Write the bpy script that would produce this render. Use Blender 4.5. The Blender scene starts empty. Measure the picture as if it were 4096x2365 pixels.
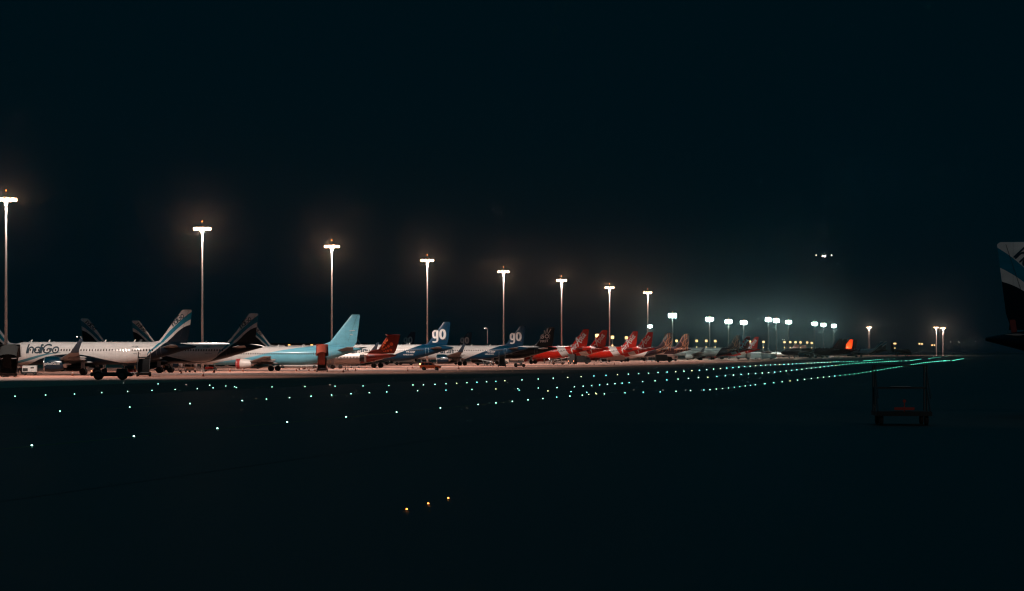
import bpy, bmesh, math, random
from mathutils import Vector, Matrix
random.seed(7)
sc = bpy.context.scene
C = bpy.data.collections.new("airport"); sc.collection.children.link(C)
R = math.radians

# ------------------------------------------------------------------ camera
F, CX, HY, CAMH = 11856.0, 2048.0, 1405.0, 4.3      # lens in pixels of the 4096 px frame, horizon row, eye height
cam_d = bpy.data.cameras.new("camera"); cam = bpy.data.objects.new("camera", cam_d); C.objects.link(cam)
cam.location = (0, 0, CAMH); cam.rotation_euler = (R(90), 0, 0)
cam_d.sensor_width = 36; cam_d.lens = 36 * F / 4096; cam_d.shift_y = (HY - 1182.5) / 4096
cam_d.clip_start = 1; cam_d.clip_end = 30000
sc.camera = cam

# ------------------------------------------------------------------ world: night sky, dim teal airglow
w = bpy.data.worlds.new("World"); sc.world = w; w.use_nodes = True
nt = w.node_tree; nt.nodes.clear()
def N(nt, t, **k):
    n = nt.nodes.new(t)
    for a, b in k.items(): setattr(n, a, b)
    return n
tc = N(nt, 'ShaderNodeTexCoord'); sp = N(nt, 'ShaderNodeSeparateXYZ'); rp = N(nt, 'ShaderNodeValToRGB')
bg = N(nt, 'ShaderNodeBackground'); ow = N(nt, 'ShaderNodeOutputWorld')
nt.links.new(tc.outputs['Generated'], sp.inputs[0]); nt.links.new(sp.outputs['Z'], rp.inputs[0])
nt.links.new(rp.outputs[0], bg.inputs[0]); nt.links.new(bg.outputs[0], ow.inputs[0])
e = rp.color_ramp.elements
e[0].position = 0.14; e[0].color = (0.0, 0.0047, 0.0076, 1)
e[1].position = 0.40; e[1].color = (0.0012, 0.030, 0.044, 1)
bg.inputs[1].default_value = 1.0

sc.view_settings.view_transform = 'Standard'; sc.view_settings.look = 'None'
sc.view_settings.exposure = 0; sc.view_settings.gamma = 1
cy = sc.cycles
cy.max_bounces = 5; cy.diffuse_bounces = 1; cy.glossy_bounces = 3; cy.transparent_max_bounces = 8; cy.volume_bounces = 0
cy.sample_clamp_indirect = 1.5; cy.caustics_reflective = False; cy.caustics_refractive = False
cy.use_denoising = True; cy.filter_width = 1.25; cy.use_light_tree = True

MAST_P = 82000.0
# ------------------------------------------------------------------ positions
def at(x, y, d):                       # photo column/row at a given depth -> metres
    return Vector(((x - CX) / F * d, d, CAMH + (HY - y) / F * d))
def ground_pt(x, y):
    d = F * CAMH / (y - HY); p = at(x, y, d); p.z = 0; return p
ROW = math.atan((4210 - CX) / F)       # heading of taxiways and stand rows, from +Y towards +X
def rowpt(D, Y):                       # point at lateral offset D left of the line through the camera
    return Vector((math.tan(ROW) * Y - D, Y, 0))

# ------------------------------------------------------------------ materials
MATS = {}
def mat(name, col, rough=.5, metal=0, emit=None, es=0, spec=.5, coat=0, noise=0, nscale=4):
    if name in MATS: return MATS[name]
    m = bpy.data.materials.new(name); m.use_nodes = True; t = m.node_tree; p = t.nodes['Principled BSDF']
    p.inputs['Base Color'].default_value = (*col, 1); p.inputs['Roughness'].default_value = rough
    p.inputs['Metallic'].default_value = metal; p.inputs['Specular IOR Level'].default_value = spec
    p.inputs['Coat Weight'].default_value = coat
    if emit:
        p.inputs['Emission Color'].default_value = (*emit, 1); p.inputs['Emission Strength'].default_value = es
        m.cycles.emission_sampling = 'NONE'
    if noise:
        c = N(t, 'ShaderNodeTexCoord'); n = N(t, 'ShaderNodeTexNoise'); n.inputs['Scale'].default_value = nscale
        n.inputs['Detail'].default_value = 5
        mr = N(t, 'ShaderNodeMapRange'); mr.inputs[1].default_value = .3; mr.inputs[2].default_value = .7
        mr.inputs[3].default_value = 1 - noise; mr.inputs[4].default_value = 1 + noise
        mx = N(t, 'ShaderNodeVectorMath', operation='SCALE'); mx.inputs[0].default_value = col
        t.links.new(c.outputs['Object'], n.inputs['Vector']); t.links.new(n.outputs[0], mr.inputs[0])
        t.links.new(mr.outputs[0], mx.inputs['Scale']); t.links.new(mx.outputs[0], p.inputs['Base Color'])
    MATS[name] = m; return m

def livery(name, s0, base, layers, rough=.32, fres=40.0):
    """paint scheme in the aircraft's own frame. layers: ('below', [(s,z)..], col), ('between', low, high, col), ('line', a, b, c, col): a*s+b*z>c"""
    if name in MATS: return MATS[name]
    m = bpy.data.materials.new(name); m.use_nodes = True; t = m.node_tree; p = t.nodes['Principled BSDF']
    p.inputs['Roughness'].default_value = rough; p.inputs['Coat Weight'].default_value = .08; p.inputs['Specular IOR Level'].default_value = .18; p.inputs['Coat Roughness'].default_value = .12
    L = t.links.new
    c = N(t, 'ShaderNodeTexCoord'); sep = N(t, 'ShaderNodeSeparateXYZ'); L(c.outputs['Object'], sep.inputs[0])
    s = N(t, 'ShaderNodeMath', operation='SUBTRACT'); s.inputs[0].default_value = s0; L(sep.outputs['X'], s.inputs[1])
    sn = N(t, 'ShaderNodeMath', operation='DIVIDE'); L(s.outputs[0], sn.inputs[0]); sn.inputs[1].default_value = fres
    zn = N(t, 'ShaderNodeMath', operation='DIVIDE'); L(sep.outputs['Z'], zn.inputs[0]); zn.inputs[1].default_value = 14.0
    def curve(pts):
        f = N(t, 'ShaderNodeFloatCurve'); cm = f.mapping; cv = cm.curves[0]
        pts = sorted(pts)
        cv.points[0].location = (pts[0][0] / fres, pts[0][1] / 14); cv.points[1].location = (pts[-1][0] / fres, pts[-1][1] / 14)
        for q in pts[1:-1]: cv.points.new(q[0] / fres, q[1] / 14)
        cm.extend = 'HORIZONTAL'; cm.update(); L(sn.outputs[0], f.inputs['Value']); return f.outputs[0]
    def less(a, b):
        n = N(t, 'ShaderNodeMath', operation='LESS_THAN'); L(a, n.inputs[0]); L(b, n.inputs[1]); return n.outputs[0]
    rgb = N(t, 'ShaderNodeRGB'); rgb.outputs[0].default_value = (*base, 1); cur = rgb.outputs[0]
    for ly in layers:
        if ly[0] == 'below': fac = less(zn.outputs[0], curve(ly[1]))
        elif ly[0] == 'between':
            a = less(curve(ly[1]), zn.outputs[0]); b = less(zn.outputs[0], curve(ly[2]))
            n = N(t, 'ShaderNodeMath', operation='MULTIPLY'); L(a, n.inputs[0]); L(b, n.inputs[1]); fac = n.outputs[0]
        else:
            cb = N(t, 'ShaderNodeCombineXYZ'); L(s.outputs[0], cb.inputs[0]); L(sep.outputs['Z'], cb.inputs[1])
            dt = N(t, 'ShaderNodeVectorMath', operation='DOT_PRODUCT'); L(cb.outputs[0], dt.inputs[0]); dt.inputs[1].default_value = (ly[1], ly[2], 0)
            n = N(t, 'ShaderNodeMath', operation='GREATER_THAN'); L(dt.outputs['Value'], n.inputs[0]); n.inputs[1].default_value = ly[3]; fac = n.outputs[0]
            if len(ly) > 5:
                n2 = N(t, 'ShaderNodeMath', operation='LESS_THAN'); L(dt.outputs['Value'], n2.inputs[0]); n2.inputs[1].default_value = ly[5]
                n3 = N(t, 'ShaderNodeMath', operation='MULTIPLY'); L(n.outputs[0], n3.inputs[0]); L(n2.outputs[0], n3.inputs[1]); fac = n3.outputs[0]
        mx = N(t, 'ShaderNodeMix', data_type='RGBA'); L(fac, mx.inputs[0]); L(cur, mx.inputs[6]); mx.inputs[7].default_value = (*ly[-1 if len(ly) < 6 else 4], 1)
        cur = mx.outputs[2]
    # grime, panel streaks
    ns = N(t, 'ShaderNodeTexNoise'); mp = N(t, 'ShaderNodeMapping'); mp.inputs['Scale'].default_value = (.5, 1, 1.6)
    L(c.outputs['Object'], mp.inputs[0]); L(mp.outputs[0], ns.inputs['Vector']); ns.inputs['Scale'].default_value = 1.4; ns.inputs['Detail'].default_value = 6
    mr = N(t, 'ShaderNodeMapRange'); mr.inputs[1].default_value = .35; mr.inputs[2].default_value = .7; mr.inputs[3].default_value = 1.0; mr.inputs[4].default_value = .84
    L(ns.outputs[0], mr.inputs[0])
    sc_ = N(t, 'ShaderNodeVectorMath', operation='SCALE'); L(cur, sc_.inputs[0]); L(mr.outputs[0], sc_.inputs['Scale'])
    # frame joints of the skin, one every 2.1 m
    md = N(t, 'ShaderNodeMath', operation='PINGPONG'); L(s.outputs[0], md.inputs[0]); md.inputs[1].default_value = 1.05
    jt = N(t, 'ShaderNodeMath', operation='LESS_THAN'); L(md.outputs[0], jt.inputs[0]); jt.inputs[1].default_value = .018
    jm = N(t, 'ShaderNodeMath', operation='MULTIPLY_ADD'); L(jt.outputs[0], jm.inputs[0]); jm.inputs[1].default_value = -.25; jm.inputs[2].default_value = 1
    s2 = N(t, 'ShaderNodeVectorMath', operation='SCALE'); L(sc_.outputs[0], s2.inputs[0]); L(jm.outputs[0], s2.inputs['Scale'])
    L(s2.outputs[0], p.inputs['Base Color'])
    MATS[name] = m; return m

WHITE = (.72, .70, .68); NAVY = (.0, .008, .017); CYAN = (.004, .19, .29)
M_dark = mat('dark_steel', (.03, .032, .034), .6, noise=.3)
M_tyre = mat('rubber', (.012, .012, .012), .8, noise=.2)
M_glass = mat('dark_glass', (.01, .014, .018), .08)
M_win = mat('cabin_window', (.035, .025, .022), .12)
M_grey = mat('grey_metal', (.3, .3, .3), .45, noise=.15)
M_wing = mat('wing_grey', (.24, .235, .23), .45, noise=.2, nscale=.8)
M_chrome = mat('bare_metal', (.6, .6, .6), .25, metal=.9)
M_white = mat('white_paint', (.75, .73, .70), .4, noise=.1)
M_zinc = mat('galvanised_steel', (.42, .41, .40), .45, metal=.3, noise=.15)

# ------------------------------------------------------------------ mesh helpers
class MB:
    def __init__(s): s.v = []; s.f = []
    def add(s, v, f):
        o = len(s.v); s.v += [tuple(p) for p in v]; s.f += [tuple(i + o for i in q) for q in f]; return s
    def box(s, x0, x1, y0, y1, z0, z1, taper=0, ch=0):
        if ch:
            v = []; k = ch
            for (z, i) in ((z0, k), (z0 + k, 0), (z1 - k, 0), (z1, k)):
                tt = i + (taper if z >= z1 - k else 0)
                a, b, c_, d = x0 + tt, x1 - tt, y0 + tt, y1 - tt
                q = k * .6
                v += [(a + q, c_, z), (b - q, c_, z), (b, c_ + q, z), (b, d - q, z), (b - q, d, z), (a + q, d, z), (a, d - q, z), (a, c_ + q, z)]
            f = [tuple(range(7, -1, -1)), tuple(range(24, 32))]
            for r in range(3):
                for i in range(8): f.append((r * 8 + i, r * 8 + (i + 1) % 8, r * 8 + 8 + (i + 1) % 8, r * 8 + 8 + i))
            return s.add(v, f)
        t = taper
        v = [(x0, y0, z0), (x1, y0, z0), (x1, y1, z0), (x0, y1, z0), (x0 + t, y0 + t, z1), (x1 - t, y0 + t, z1), (x1 - t, y1 - t, z1), (x0 + t, y1 - t, z1)]
        return s.add(v, [(3, 2, 1, 0), (4, 5, 6, 7), (0, 1, 5, 4), (1, 2, 6, 5), (2, 3, 7, 6), (3, 0, 4, 7)])
    def tube(s, a, b, r0, r1=None, n=8, cap=True):
        a = Vector(a); b = Vector(b); r1 = r0 if r1 is None else r1
        z = (b - a).normalized(); x = z.orthogonal().normalized(); y = z.cross(x)
        v = []
        for (c, r) in ((a, r0), (b, r1)):
            for i in range(n):
                t = 2 * math.pi * i / n; v.append(c + x * math.cos(t) * r + y * math.sin(t) * r)
        f = [(i, (i + 1) % n, n + (i + 1) % n, n + i) for i in range(n)]
        if cap: f += [tuple(range(n - 1, -1, -1)), tuple(range(n, 2 * n))]
        return s.add(v, f)
    def lathe(s, prof, axis='x', c=(0, 0, 0), n=24):       # prof: (t along axis, radius)
        v = []
        for (t, r) in prof:
            for i in range(n):
                a = 2 * math.pi * i / n; p, q = math.cos(a) * r, math.sin(a) * r
                v.append({'x': (c[0] + t, c[1] + p, c[2] + q), 'y': (c[0] + p, c[1] + t, c[2] + q), 'z': (c[0] + p, c[1] + q, c[2] + t)}[axis])
        f = []
        for k in range(len(prof) - 1):
            for i in range(n): f.append((k * n + i, k * n + (i + 1) % n, (k + 1) * n + (i + 1) % n, (k + 1) * n + i))
        f += [tuple(range(n - 1, -1, -1)), tuple(range((len(prof) - 1) * n, len(prof) * n))]
        return s.add(v, f)
    def prism(s, poly, y0, y1):                             # polygon in (x,z) extruded along y
        n = len(poly); v = [(p[0], y0, p[1]) for p in poly] + [(p[0], y1, p[1]) for p in poly]
        return s.add(v, [tuple(range(n)), tuple(range(2 * n - 1, n - 1, -1))] + [(i, n + i, n + (i + 1) % n, (i + 1) % n) for i in range(n)])
    def mesh(s, name, m, smooth=False, angle=None):
        me = bpy.data.meshes.new(name); me.from_pydata(s.v, [], s.f); me.materials.append(m)
        bm = bmesh.new(); bm.from_mesh(me); bmesh.ops.recalc_face_normals(bm, faces=bm.faces)
        if angle:
            for ed in bm.edges:
                if len(ed.link_faces) == 2 and ed.calc_face_angle() > angle: ed.smooth = False
        bm.to_mesh(me); bm.free()
        if smooth: me.polygons.foreach_set('use_smooth', [True] * len(me.polygons))
        me.update(); return me

def link(name, me, parent=None, loc=None, rot=None):
    o = bpy.data.objects.new(name, me); C.objects.link(o)
    if parent: o.parent = parent
    if loc is not None: o.location = loc
    if rot is not None: o.rotation_euler = rot
    return o
def tag(o, label=None, cat=None, group=None, kind=None):
    for k, v in (('label', label), ('category', cat), ('group', group), ('kind', kind)):
        if v: o[k] = v
    return o
def thing(name, loc, rz, label, cat, group=None):
    return tag(link(name, None, None, loc, (0, 0, rz)), label, cat, group)
def copy_tree(o, loc=None, rz=None, parent=None, label=None, group=None):
    c = o.copy(); C.objects.link(c); c.parent = parent
    if loc is not None: c.location = loc
    if rz is not None: c.rotation_euler = (0, 0, rz)
    if label: c['label'] = label
    if group: c['group'] = group
    for ch in o.children: copy_tree(ch, None, None, c)
    return c

# ------------------------------------------------------------------ ground
def ground_mat(name, c0, c1, sc1=.02, rough=.85, streak=0, spec=.3, cracks=0):
    m = bpy.data.materials.new(name); m.use_nodes = True; t = m.node_tree; p = t.nodes['Principled BSDF']; L = t.links.new
    p.inputs['Roughness'].default_value = rough; p.inputs['Specular IOR Level'].default_value = spec
    c = N(t, 'ShaderNodeTexCoord'); mp = N(t, 'ShaderNodeMapping'); mp.inputs['Rotation'].default_value = (0, 0, ROW)
    mp.inputs['Scale'].default_value = (1, .25, 1)
    L(c.outputs['Object'], mp.inputs[0])
    n = N(t, 'ShaderNodeTexNoise'); n.inputs['Scale'].default_value = sc1; n.inputs['Detail'].default_value = 9; L(mp.outputs[0], n.inputs['Vector'])
    n2 = N(t, 'ShaderNodeTexNoise'); n2.inputs['Scale'].default_value = 2.0; n2.inputs['Detail'].default_value = 6; L(c.outputs['Object'], n2.inputs['Vector'])
    ad = N(t, 'ShaderNodeMath', operation='MULTIPLY_ADD'); L(n2.outputs[0], ad.inputs[0]); ad.inputs[1].default_value = .35; L(n.outputs[0], ad.inputs[2])
    r = N(t, 'ShaderNodeValToRGB'); L(ad.outputs[0], r.inputs[0]); r.color_ramp.elements[0].position = .42; r.color_ramp.elements[1].position = .92
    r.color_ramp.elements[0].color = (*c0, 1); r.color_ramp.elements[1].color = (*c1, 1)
    out = r.outputs[0]
    if cracks:          # slab joints
        rot = N(t, 'ShaderNodeMapping'); rot.inputs['Rotation'].default_value = (0, 0, ROW); L(c.outputs['Object'], rot.inputs[0])
        se = N(t, 'ShaderNodeSeparateXYZ'); L(rot.outputs[0], se.inputs[0])
        prev = None
        for ax in (0, 1):
            pp = N(t, 'ShaderNodeMath', operation='PINGPONG'); L(se.outputs[ax], pp.inputs[0]); pp.inputs[1].default_value = cracks / 2
            lt = N(t, 'ShaderNodeMath', operation='LESS_THAN'); L(pp.outputs[0], lt.inputs[0]); lt.inputs[1].default_value = .05
            if prev is None: prev = lt.outputs[0]
            else:
                mxn = N(t, 'ShaderNodeMath', operation='MAXIMUM'); L(prev, mxn.inputs[0]); L(lt.outputs[0], mxn.inputs[1]); prev = mxn.outputs[0]
        mm = N(t, 'ShaderNodeMix', data_type='RGBA'); L(prev, mm.inputs[0]); L(out, mm.inputs[6]); mm.inputs[7].default_value = (.03, .025, .02, 1); out = mm.outputs[2]
    L(out, p.inputs['Base Color'])
    bp = N(t, 'ShaderNodeBump'); bp.inputs['Strength'].default_value = .25; bp.inputs['Distance'].default_value = .03; L(n2.outputs[0], bp.inputs['Height']); L(bp.outputs[0], p.inputs['Normal'])
    return m
def sheet(name, pts, z, m):
    mb = MB(); mb.add([(p[0], p[1], z) for p in pts], [tuple(range(len(pts)))])
    return tag(link(name, mb.mesh(name, m)), kind='structure')
def strip(name, D0, D1, Y0, Y1, z, m, nseg=1):
    a = [rowpt(D0, Y0), rowpt(D0, Y1), rowpt(D1, Y1), rowpt(D1, Y0)]
    return sheet(name, a, z, m)
g_grass = ground_mat('dry_grass', (.012, .012, .011), (.034, .032, .027), .05, .6, spec=.38)
g_asph = ground_mat('taxiway_asphalt', (.014, .014, .014), (.034, .032, .030), .03, .6, spec=.38)
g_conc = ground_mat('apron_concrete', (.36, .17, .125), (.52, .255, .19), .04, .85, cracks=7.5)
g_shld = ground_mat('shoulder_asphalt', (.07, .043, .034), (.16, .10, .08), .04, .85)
M_yel = ground_mat('worn_yellow_paint', (.25, .16, .03), (.45, .30, .06), .4, .7)
M_wht = ground_mat('worn_white_paint', (.3, .3, .28), (.55, .53, .5), .4, .7)
sheet('ground', [(-4500, -30), (4500, -30), (4500, 9500), (-4500, 9500)], 0, g_grass)
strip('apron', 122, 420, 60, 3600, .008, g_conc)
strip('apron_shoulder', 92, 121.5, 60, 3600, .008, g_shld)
strip('taxiway', 56, 84, 20, 3400, .008, g_asph)
strip('taxiway', 30, 52, 20, 3400, .008, g_asph)
strip('taxiway', -60, 22, 20, 3400, .008, g_asph)
strip('apron_edge_line', 123.2, 123.5, 60, 3600, .014, M_yel)
strip('apron_edge_line', 123.8, 124.1, 60, 3600, .014, M_yel)
strip('taxiway_centreline', 45.9, 46.1, 20, 3400, .014, M_yel)
strip('taxiway_centreline', 69.9, 70.1, 20, 3400, .014, M_yel)
strip('service_road_line', 140.0, 140.2, 60, 3600, .014, M_wht)
strip('service_road_line', 148.0, 148.2, 60, 3600, .014, M_wht)
for i, Y in enumerate((395, 520, 600, 690, 790, 900, 1010)):          # stand lead-in lines
    sheet('lead_in_line', [rowpt(124.5, Y), rowpt(124.5, Y + .3), rowpt(139.5, Y + 3), rowpt(139.5, Y + 2.7)], .014, M_yel)

# ------------------------------------------------------------------ lettering
def shear(p, k=.14): return (p[0] + p[1] * k, p[1])
def arc(cx, cy_, r, a0, a1, n=14, ry=None):
    return [(cx + r * math.cos(R(a0 + (a1 - a0) * i / n)), cy_ + (ry or r) * math.sin(R(a0 + (a1 - a0) * i / n))) for i in range(n + 1)]
GEO = {'I': ([[(0, 0), (0, 1)]], .0), 'n': ([[(0, 0), (0, .42)] + arc(.27, .42, .27, 180, 0, 12) + [(.54, 0)]], .54),
       'd': ([arc(.34, .35, .34, 0, 360, 22), [(.68, 0), (.68, 1)]], .68), 'i': ([[(0, 0), (0, .68)], [(0.0, .90), (0, .95)]], 0),
       'G': ([arc(.5, .5, .5, 48, 345, 26) + [(.98, .5), (.55, .5)]], .98), 'o': ([arc(.35, .35, .35, 0, 360, 22)], .70),
       'g': ([arc(.29, .31, .29, 0, 360, 20), [(.58, .6), (.58, -.1)] + arc(.29, -.1, .29, 0, -150, 10)], .58), '.': ([[(0, 0), (0, .03)]], 0)}
BRUSH = {'A': ([[(-.12, -.12), (.0, .0), (.2, .42), (.42, .98), (.5, 1.02)], [(.5, 1.02), (.5, .5), (.56, .04), (.66, -.12)], [(.02, .30), (.3, .38), (.72, .44)]], .66),
         'i': ([[(0, .5), (-.01, .14), (.05, .02), (.14, .06)], [(.03, .72), (.05, .76)]], .12),
         'r': ([[(0, .52), (0, 0)], [(.0, .3), (.12, .46), (.24, .5), (.3, .42)]], .28),
         's': ([[(.28, .46), (.14, .52), (.04, .42), (.12, .28), (.24, .18), (.18, .03), (0, .04)]], .28),
         'a': ([[(.36, .44), (.2, .52), (.04, .36), (.02, .14), (.12, .02), (.26, .1), (.38, .5)], [(.38, .5), (.36, .14), (.42, .02), (.52, .1)]], .48)}
def strokes(text, font, gap, sh=.14, kern={}):
    out = []; x = 0
    for i, ch in enumerate(text):
        if ch == ' ': x += gap * 1.2; continue
        st, wd = font[ch]
        for s in st: out.append([shear((p[0] + x, p[1]), sh) for p in s])
        x += wd + gap
    return out, x
def ribbon2d(path, wd):                     # returns verts, faces; rounded ends
    P = [Vector(p) for p in path]
    Q = [P[0]]
    for a, b in zip(P, P[1:]):
        L = (b - a).length; k = max(1, int(L / (wd * 1.2)))
        for j in range(1, k + 1): Q.append(a.lerp(b, j / k))
    closed = (P[0] - P[-1]).length < 1e-4
    v = []; f = []; h = wd / 2; n = len(Q)
    for i, q in enumerate(Q):
        a = Q[i - 1] if i else (Q[-2] if closed else q); b = Q[i + 1] if i < n - 1 else (Q[1] if closed else q)
        t = (b - a).normalized(); nn = Vector((-t.y, t.x)); v += [q + nn * h, q - nn * h]
    for i in range(n - 1): f.append((2 * i, 2 * i + 1, 2 * i + 3, 2 * i + 2))
    if not closed:
        for (q, t, a, b) in ((Q[0], (Q[0] - Q[1]).normalized(), 1, 0), (Q[-1], (Q[-1] - Q[-2]).normalized(), 2 * n - 2, 2 * n - 1)):
            nn = Vector((-t.y, t.x)); o = len(v)
            for k in (45, 90, 135): v.append(q + nn * h * math.cos(R(k)) * (1 if False else 1) + t * h * math.sin(R(k)))
            f.append((b, o + 2, o + 1, o, a) if a == 1 else (a, o, o + 1, o + 2, b))
    return v, f
_tx = {}
def font2d(text, bold=0.0, shr=0, seg=.18):
    key = (text, bold, shr)
    if key not in _tx:
        cu = bpy.data.curves.new('t', 'FONT'); cu.body = text; cu.offset = bold; cu.shear = shr; cu.resolution_u = 3
        o = bpy.data.objects.new('t', cu); me = bpy.data.meshes.new_from_object(o)
        bm = bmesh.new(); bm.from_mesh(me); bmesh.ops.triangulate(bm, faces=bm.faces)
        for _ in range(3):
            ed = [x for x in bm.edges if x.calc_length() > seg]
            if not ed: break
            bmesh.ops.subdivide_edges(bm, edges=ed, cuts=1); bmesh.ops.triangulate(bm, faces=bm.faces)
        bm.verts.ensure_lookup_table()
        _tx[key] = ([v.co.xy.copy() for v in bm.verts], [tuple(v.index for v in f.verts) for f in bm.faces])
        bm.free(); bpy.data.objects.remove(o); bpy.data.meshes.remove(me); bpy.data.curves.remove(cu)
    return _tx[key]
def decal(pieces, surf, s0g, s, z, ang, k, side, off=.02, sx=1.0):
    """pieces: list of (verts2d, faces); laid on surf(s,z)->half width, at station s, height z, screen angle ang, size k"""
    mb = MB(); ca, sa = math.cos(ang), math.sin(ang)
    for n, (v, f) in enumerate(pieces):
        out = []
        for p in v:
            u, t = p[0] * k * sx, p[1] * k
            du, dz = u * ca - t * sa, u * sa + t * ca
            ss = s + du if side > 0 else s - du; zz = z + dz
            out.append((s0g - ss, side * (surf(ss, zz) + off + .003 * n), zz))
        mb.add(out, f)
    return mb

# ------------------------------------------------------------------ aircraft
def interp(tab, s):
    if s <= tab[0][0]: return tab[0][1:]
    for a, b in zip(tab, tab[1:]):
        if s <= b[0]:
            t = (s - a[0]) / (b[0] - a[0]); return tuple(p + (q - p) * t for p, q in zip(a[1:], b[1:]))
    return tab[-1][1:]
def smooth_tab(tab, n=64):
    out = []
    for i in range(len(tab) - 1):
        p0 = tab[max(i - 1, 0)]; p1 = tab[i]; p2 = tab[i + 1]; p3 = tab[min(i + 2, len(tab) - 1)]
        k = max(1, round((p2[0] - p1[0]) / .6)) if p2[0] - p1[0] > .6 else 2
        for j in range(k):
            t = j / k; r = [p1[0] + (p2[0] - p1[0]) * t]
            for c in range(1, 4):
                m1 = (p2[c] - p0[c]) / (p2[0] - p0[0]) * (p2[0] - p1[0]); m2 = (p3[c] - p1[c]) / (p3[0] - p1[0]) * (p2[0] - p1[0])
                if p1[c] == p2[c]: m1 = m2 = 0
                h = (2 * t**3 - 3 * t**2 + 1) * p1[c] + (t**3 - 2 * t**2 + t) * m1 + (-2 * t**3 + 3 * t**2) * p2[c] + (t**3 - t**2) * m2
                r.append(h)
            out.append(tuple(r))
    out.append(tab[-1]); return out
NACA = [(u, 5 * (.2969 * math.sqrt(u) - .126 * u - .3516 * u * u + .2843 * u**3 - .1015 * u**4)) for u in (0, .015, .05, .12, .25, .4, .6, .8, 1)]
def foil(mb, secs, s0):          # secs: (s_le, y, z, chord, tc, nx=(ny,nz))
    n = 2 * len(NACA) - 2; v = []; f = []
    for (sl, y, z, c, tc, nrm) in secs:
        loop = [(u, t) for u, t in NACA] + [(u, -t) for u, t in NACA[-2:0:-1]]
        for (u, t) in loop: v.append((s0 - sl - u * c, y + nrm[0] * t * tc * c, z + nrm[1] * t * tc * c))
    for k in range(len(secs) - 1):
        for i in range(n): f.append((k * n + i, k * n + (i + 1) % n, (k + 1) * n + (i + 1) % n, (k + 1) * n + i))
    f += [tuple(range(n)), tuple(range((len(secs) - 1) * n, len(secs) * n))]
    mb.add(v, f)

TYPES = {
 'narrow': dict(L=37.57, s0=17.7, fus=[(0, 3.42, 3.28, .05), (.25, 3.78, 2.92, .5), (1, 4.25, 2.5, 1.02), (2, 4.72, 2.2, 1.42), (3.2, 5.4, 1.98, 1.72), (4.6, 5.86, 1.86, 1.9), (6.2, 5.97, 1.83, 1.975), (12, 5.97, 1.83, 1.975), (24, 5.97, 1.83, 1.975), (26.5, 5.97, 2.08, 1.93), (29.5, 5.96, 2.75, 1.70), (32.5, 5.88, 3.6, 1.27), (35, 5.68, 4.32, .78), (36.8, 5.42, 4.8, .42), (37.57, 5.25, 5.0, .16)],
   fin=[(28.6, 5.75, 7.4, .03), (30.6, 6.15, 5.35, .09), (31.3, 6.9, 4.9, .1), (34.85, 11.6, 1.95, .1), (35.0, 11.76, 1.6, .06)],
   wing=[(10.9, 1.2, 2.35, 7.4, .13), (14.0, 6.4, 2.85, 3.9, .12), (19.6, 16.6, 4.05, 1.6, .10)], winglet=[(19.6, 16.6, 4.05, 1.6), (20.0, 17.0, 4.5, 1.35), (21.6, 17.25, 6.5, .55)],
   tail=[(31.2, .4, 4.95, 3.3, .1), (34.5, 6.2, 5.4, 1.25, .1)], eng=(11.2, 5.75, 1.98, 1.33, 3.6), gear=(17.7, 3.8, .62), nose=(5.07, .4), win=(7.0, 30.2, .533, 4.5), doors=(4.9, 31.0), belly=(10.5, 20.5)),
 'narrow_b': dict(L=39.2, s0=19.5, fus=[(0, 2.75, 2.6, .05), (.3, 3.2, 2.2, .5), (1.2, 3.75, 1.75, 1.05), (2.2, 4.4, 1.5, 1.42), (3.5, 5.05, 1.35, 1.7), (5, 5.3, 1.3, 1.86), (6.5, 5.32, 1.28, 1.88), (14, 5.32, 1.28, 1.88), (26, 5.32, 1.28, 1.88), (28.5, 5.32, 1.6, 1.84), (31.5, 5.34, 2.3, 1.6), (34.5, 5.3, 3.2, 1.15), (37, 5.15, 4.0, .7), (38.6, 4.95, 4.5, .35), (39.2, 4.8, 4.6, .2)],
   fin=[(27.6, 5.25, 9.8, .015), (30.6, 5.75, 7.2, .04), (32.2, 6.35, 5.9, .08), (36.9, 12.1, 1.95, .1), (37.0, 12.25, 1.75, .06)],
   wing=[(12.6, 1.2, 1.75, 7.8, .13), (16.0, 6.0, 2.15, 4.3, .12), (21.8, 16.6, 3.2, 1.6, .10)], winglet=None,
   tail=[(33.6, .4, 4.45, 3.9, .1), (37.6, 7.0, 5.15, 1.4, .1)], eng=(12.6, 4.9, 1.55, 1.05, 3.3), gear=(19.7, 2.86, .56), nose=(4.2, .35), win=(7.6, 31.0, .52, 3.75), doors=(4.6, 32.4), belly=(12, 22)),
 'turboprop': dict(L=32.8, s0=18, fus=[(0, 2.1, 1.95, .05), (.3, 2.5, 1.6, .4), (1.2, 2.9, 1.25, .85), (2.4, 3.5, 1.05, 1.15), (3.8, 3.7, 1.0, 1.32), (5, 3.72, .98, 1.35), (20, 3.72, .98, 1.35), (23, 3.72, 1.1, 1.32), (26, 3.74, 1.6, 1.15), (29, 3.72, 2.3, .8), (31.5, 3.6, 2.85, .4), (32.8, 3.4, 3.1, .12)],
   fin=[(22.6, 3.7, 9.6, .02), (28.4, 4.8, 4.4, .09), (30.6, 8.1, 3.2, .11), (30.7, 8.2, 3.0, .1)],
   wing=[(12.6, 0, 3.95, 3.4, .16), (12.8, 4.4, 4.0, 3.1, .16), (13.6, 14.2, 4.35, 1.6, .14)], winglet=None,
   tail=[(30.0, 0, 8.25, 3.0, .1), (31.2, 4.6, 8.3, 1.7, .1)], eng=(10.4, 4.4, 3.45, .62, 6.0), gear=(18, 4.4, .48), nose=(3.6, .3), win=(6.5, 23.4, .8, 2.75), doors=(24.4,), belly=None),
}
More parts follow.
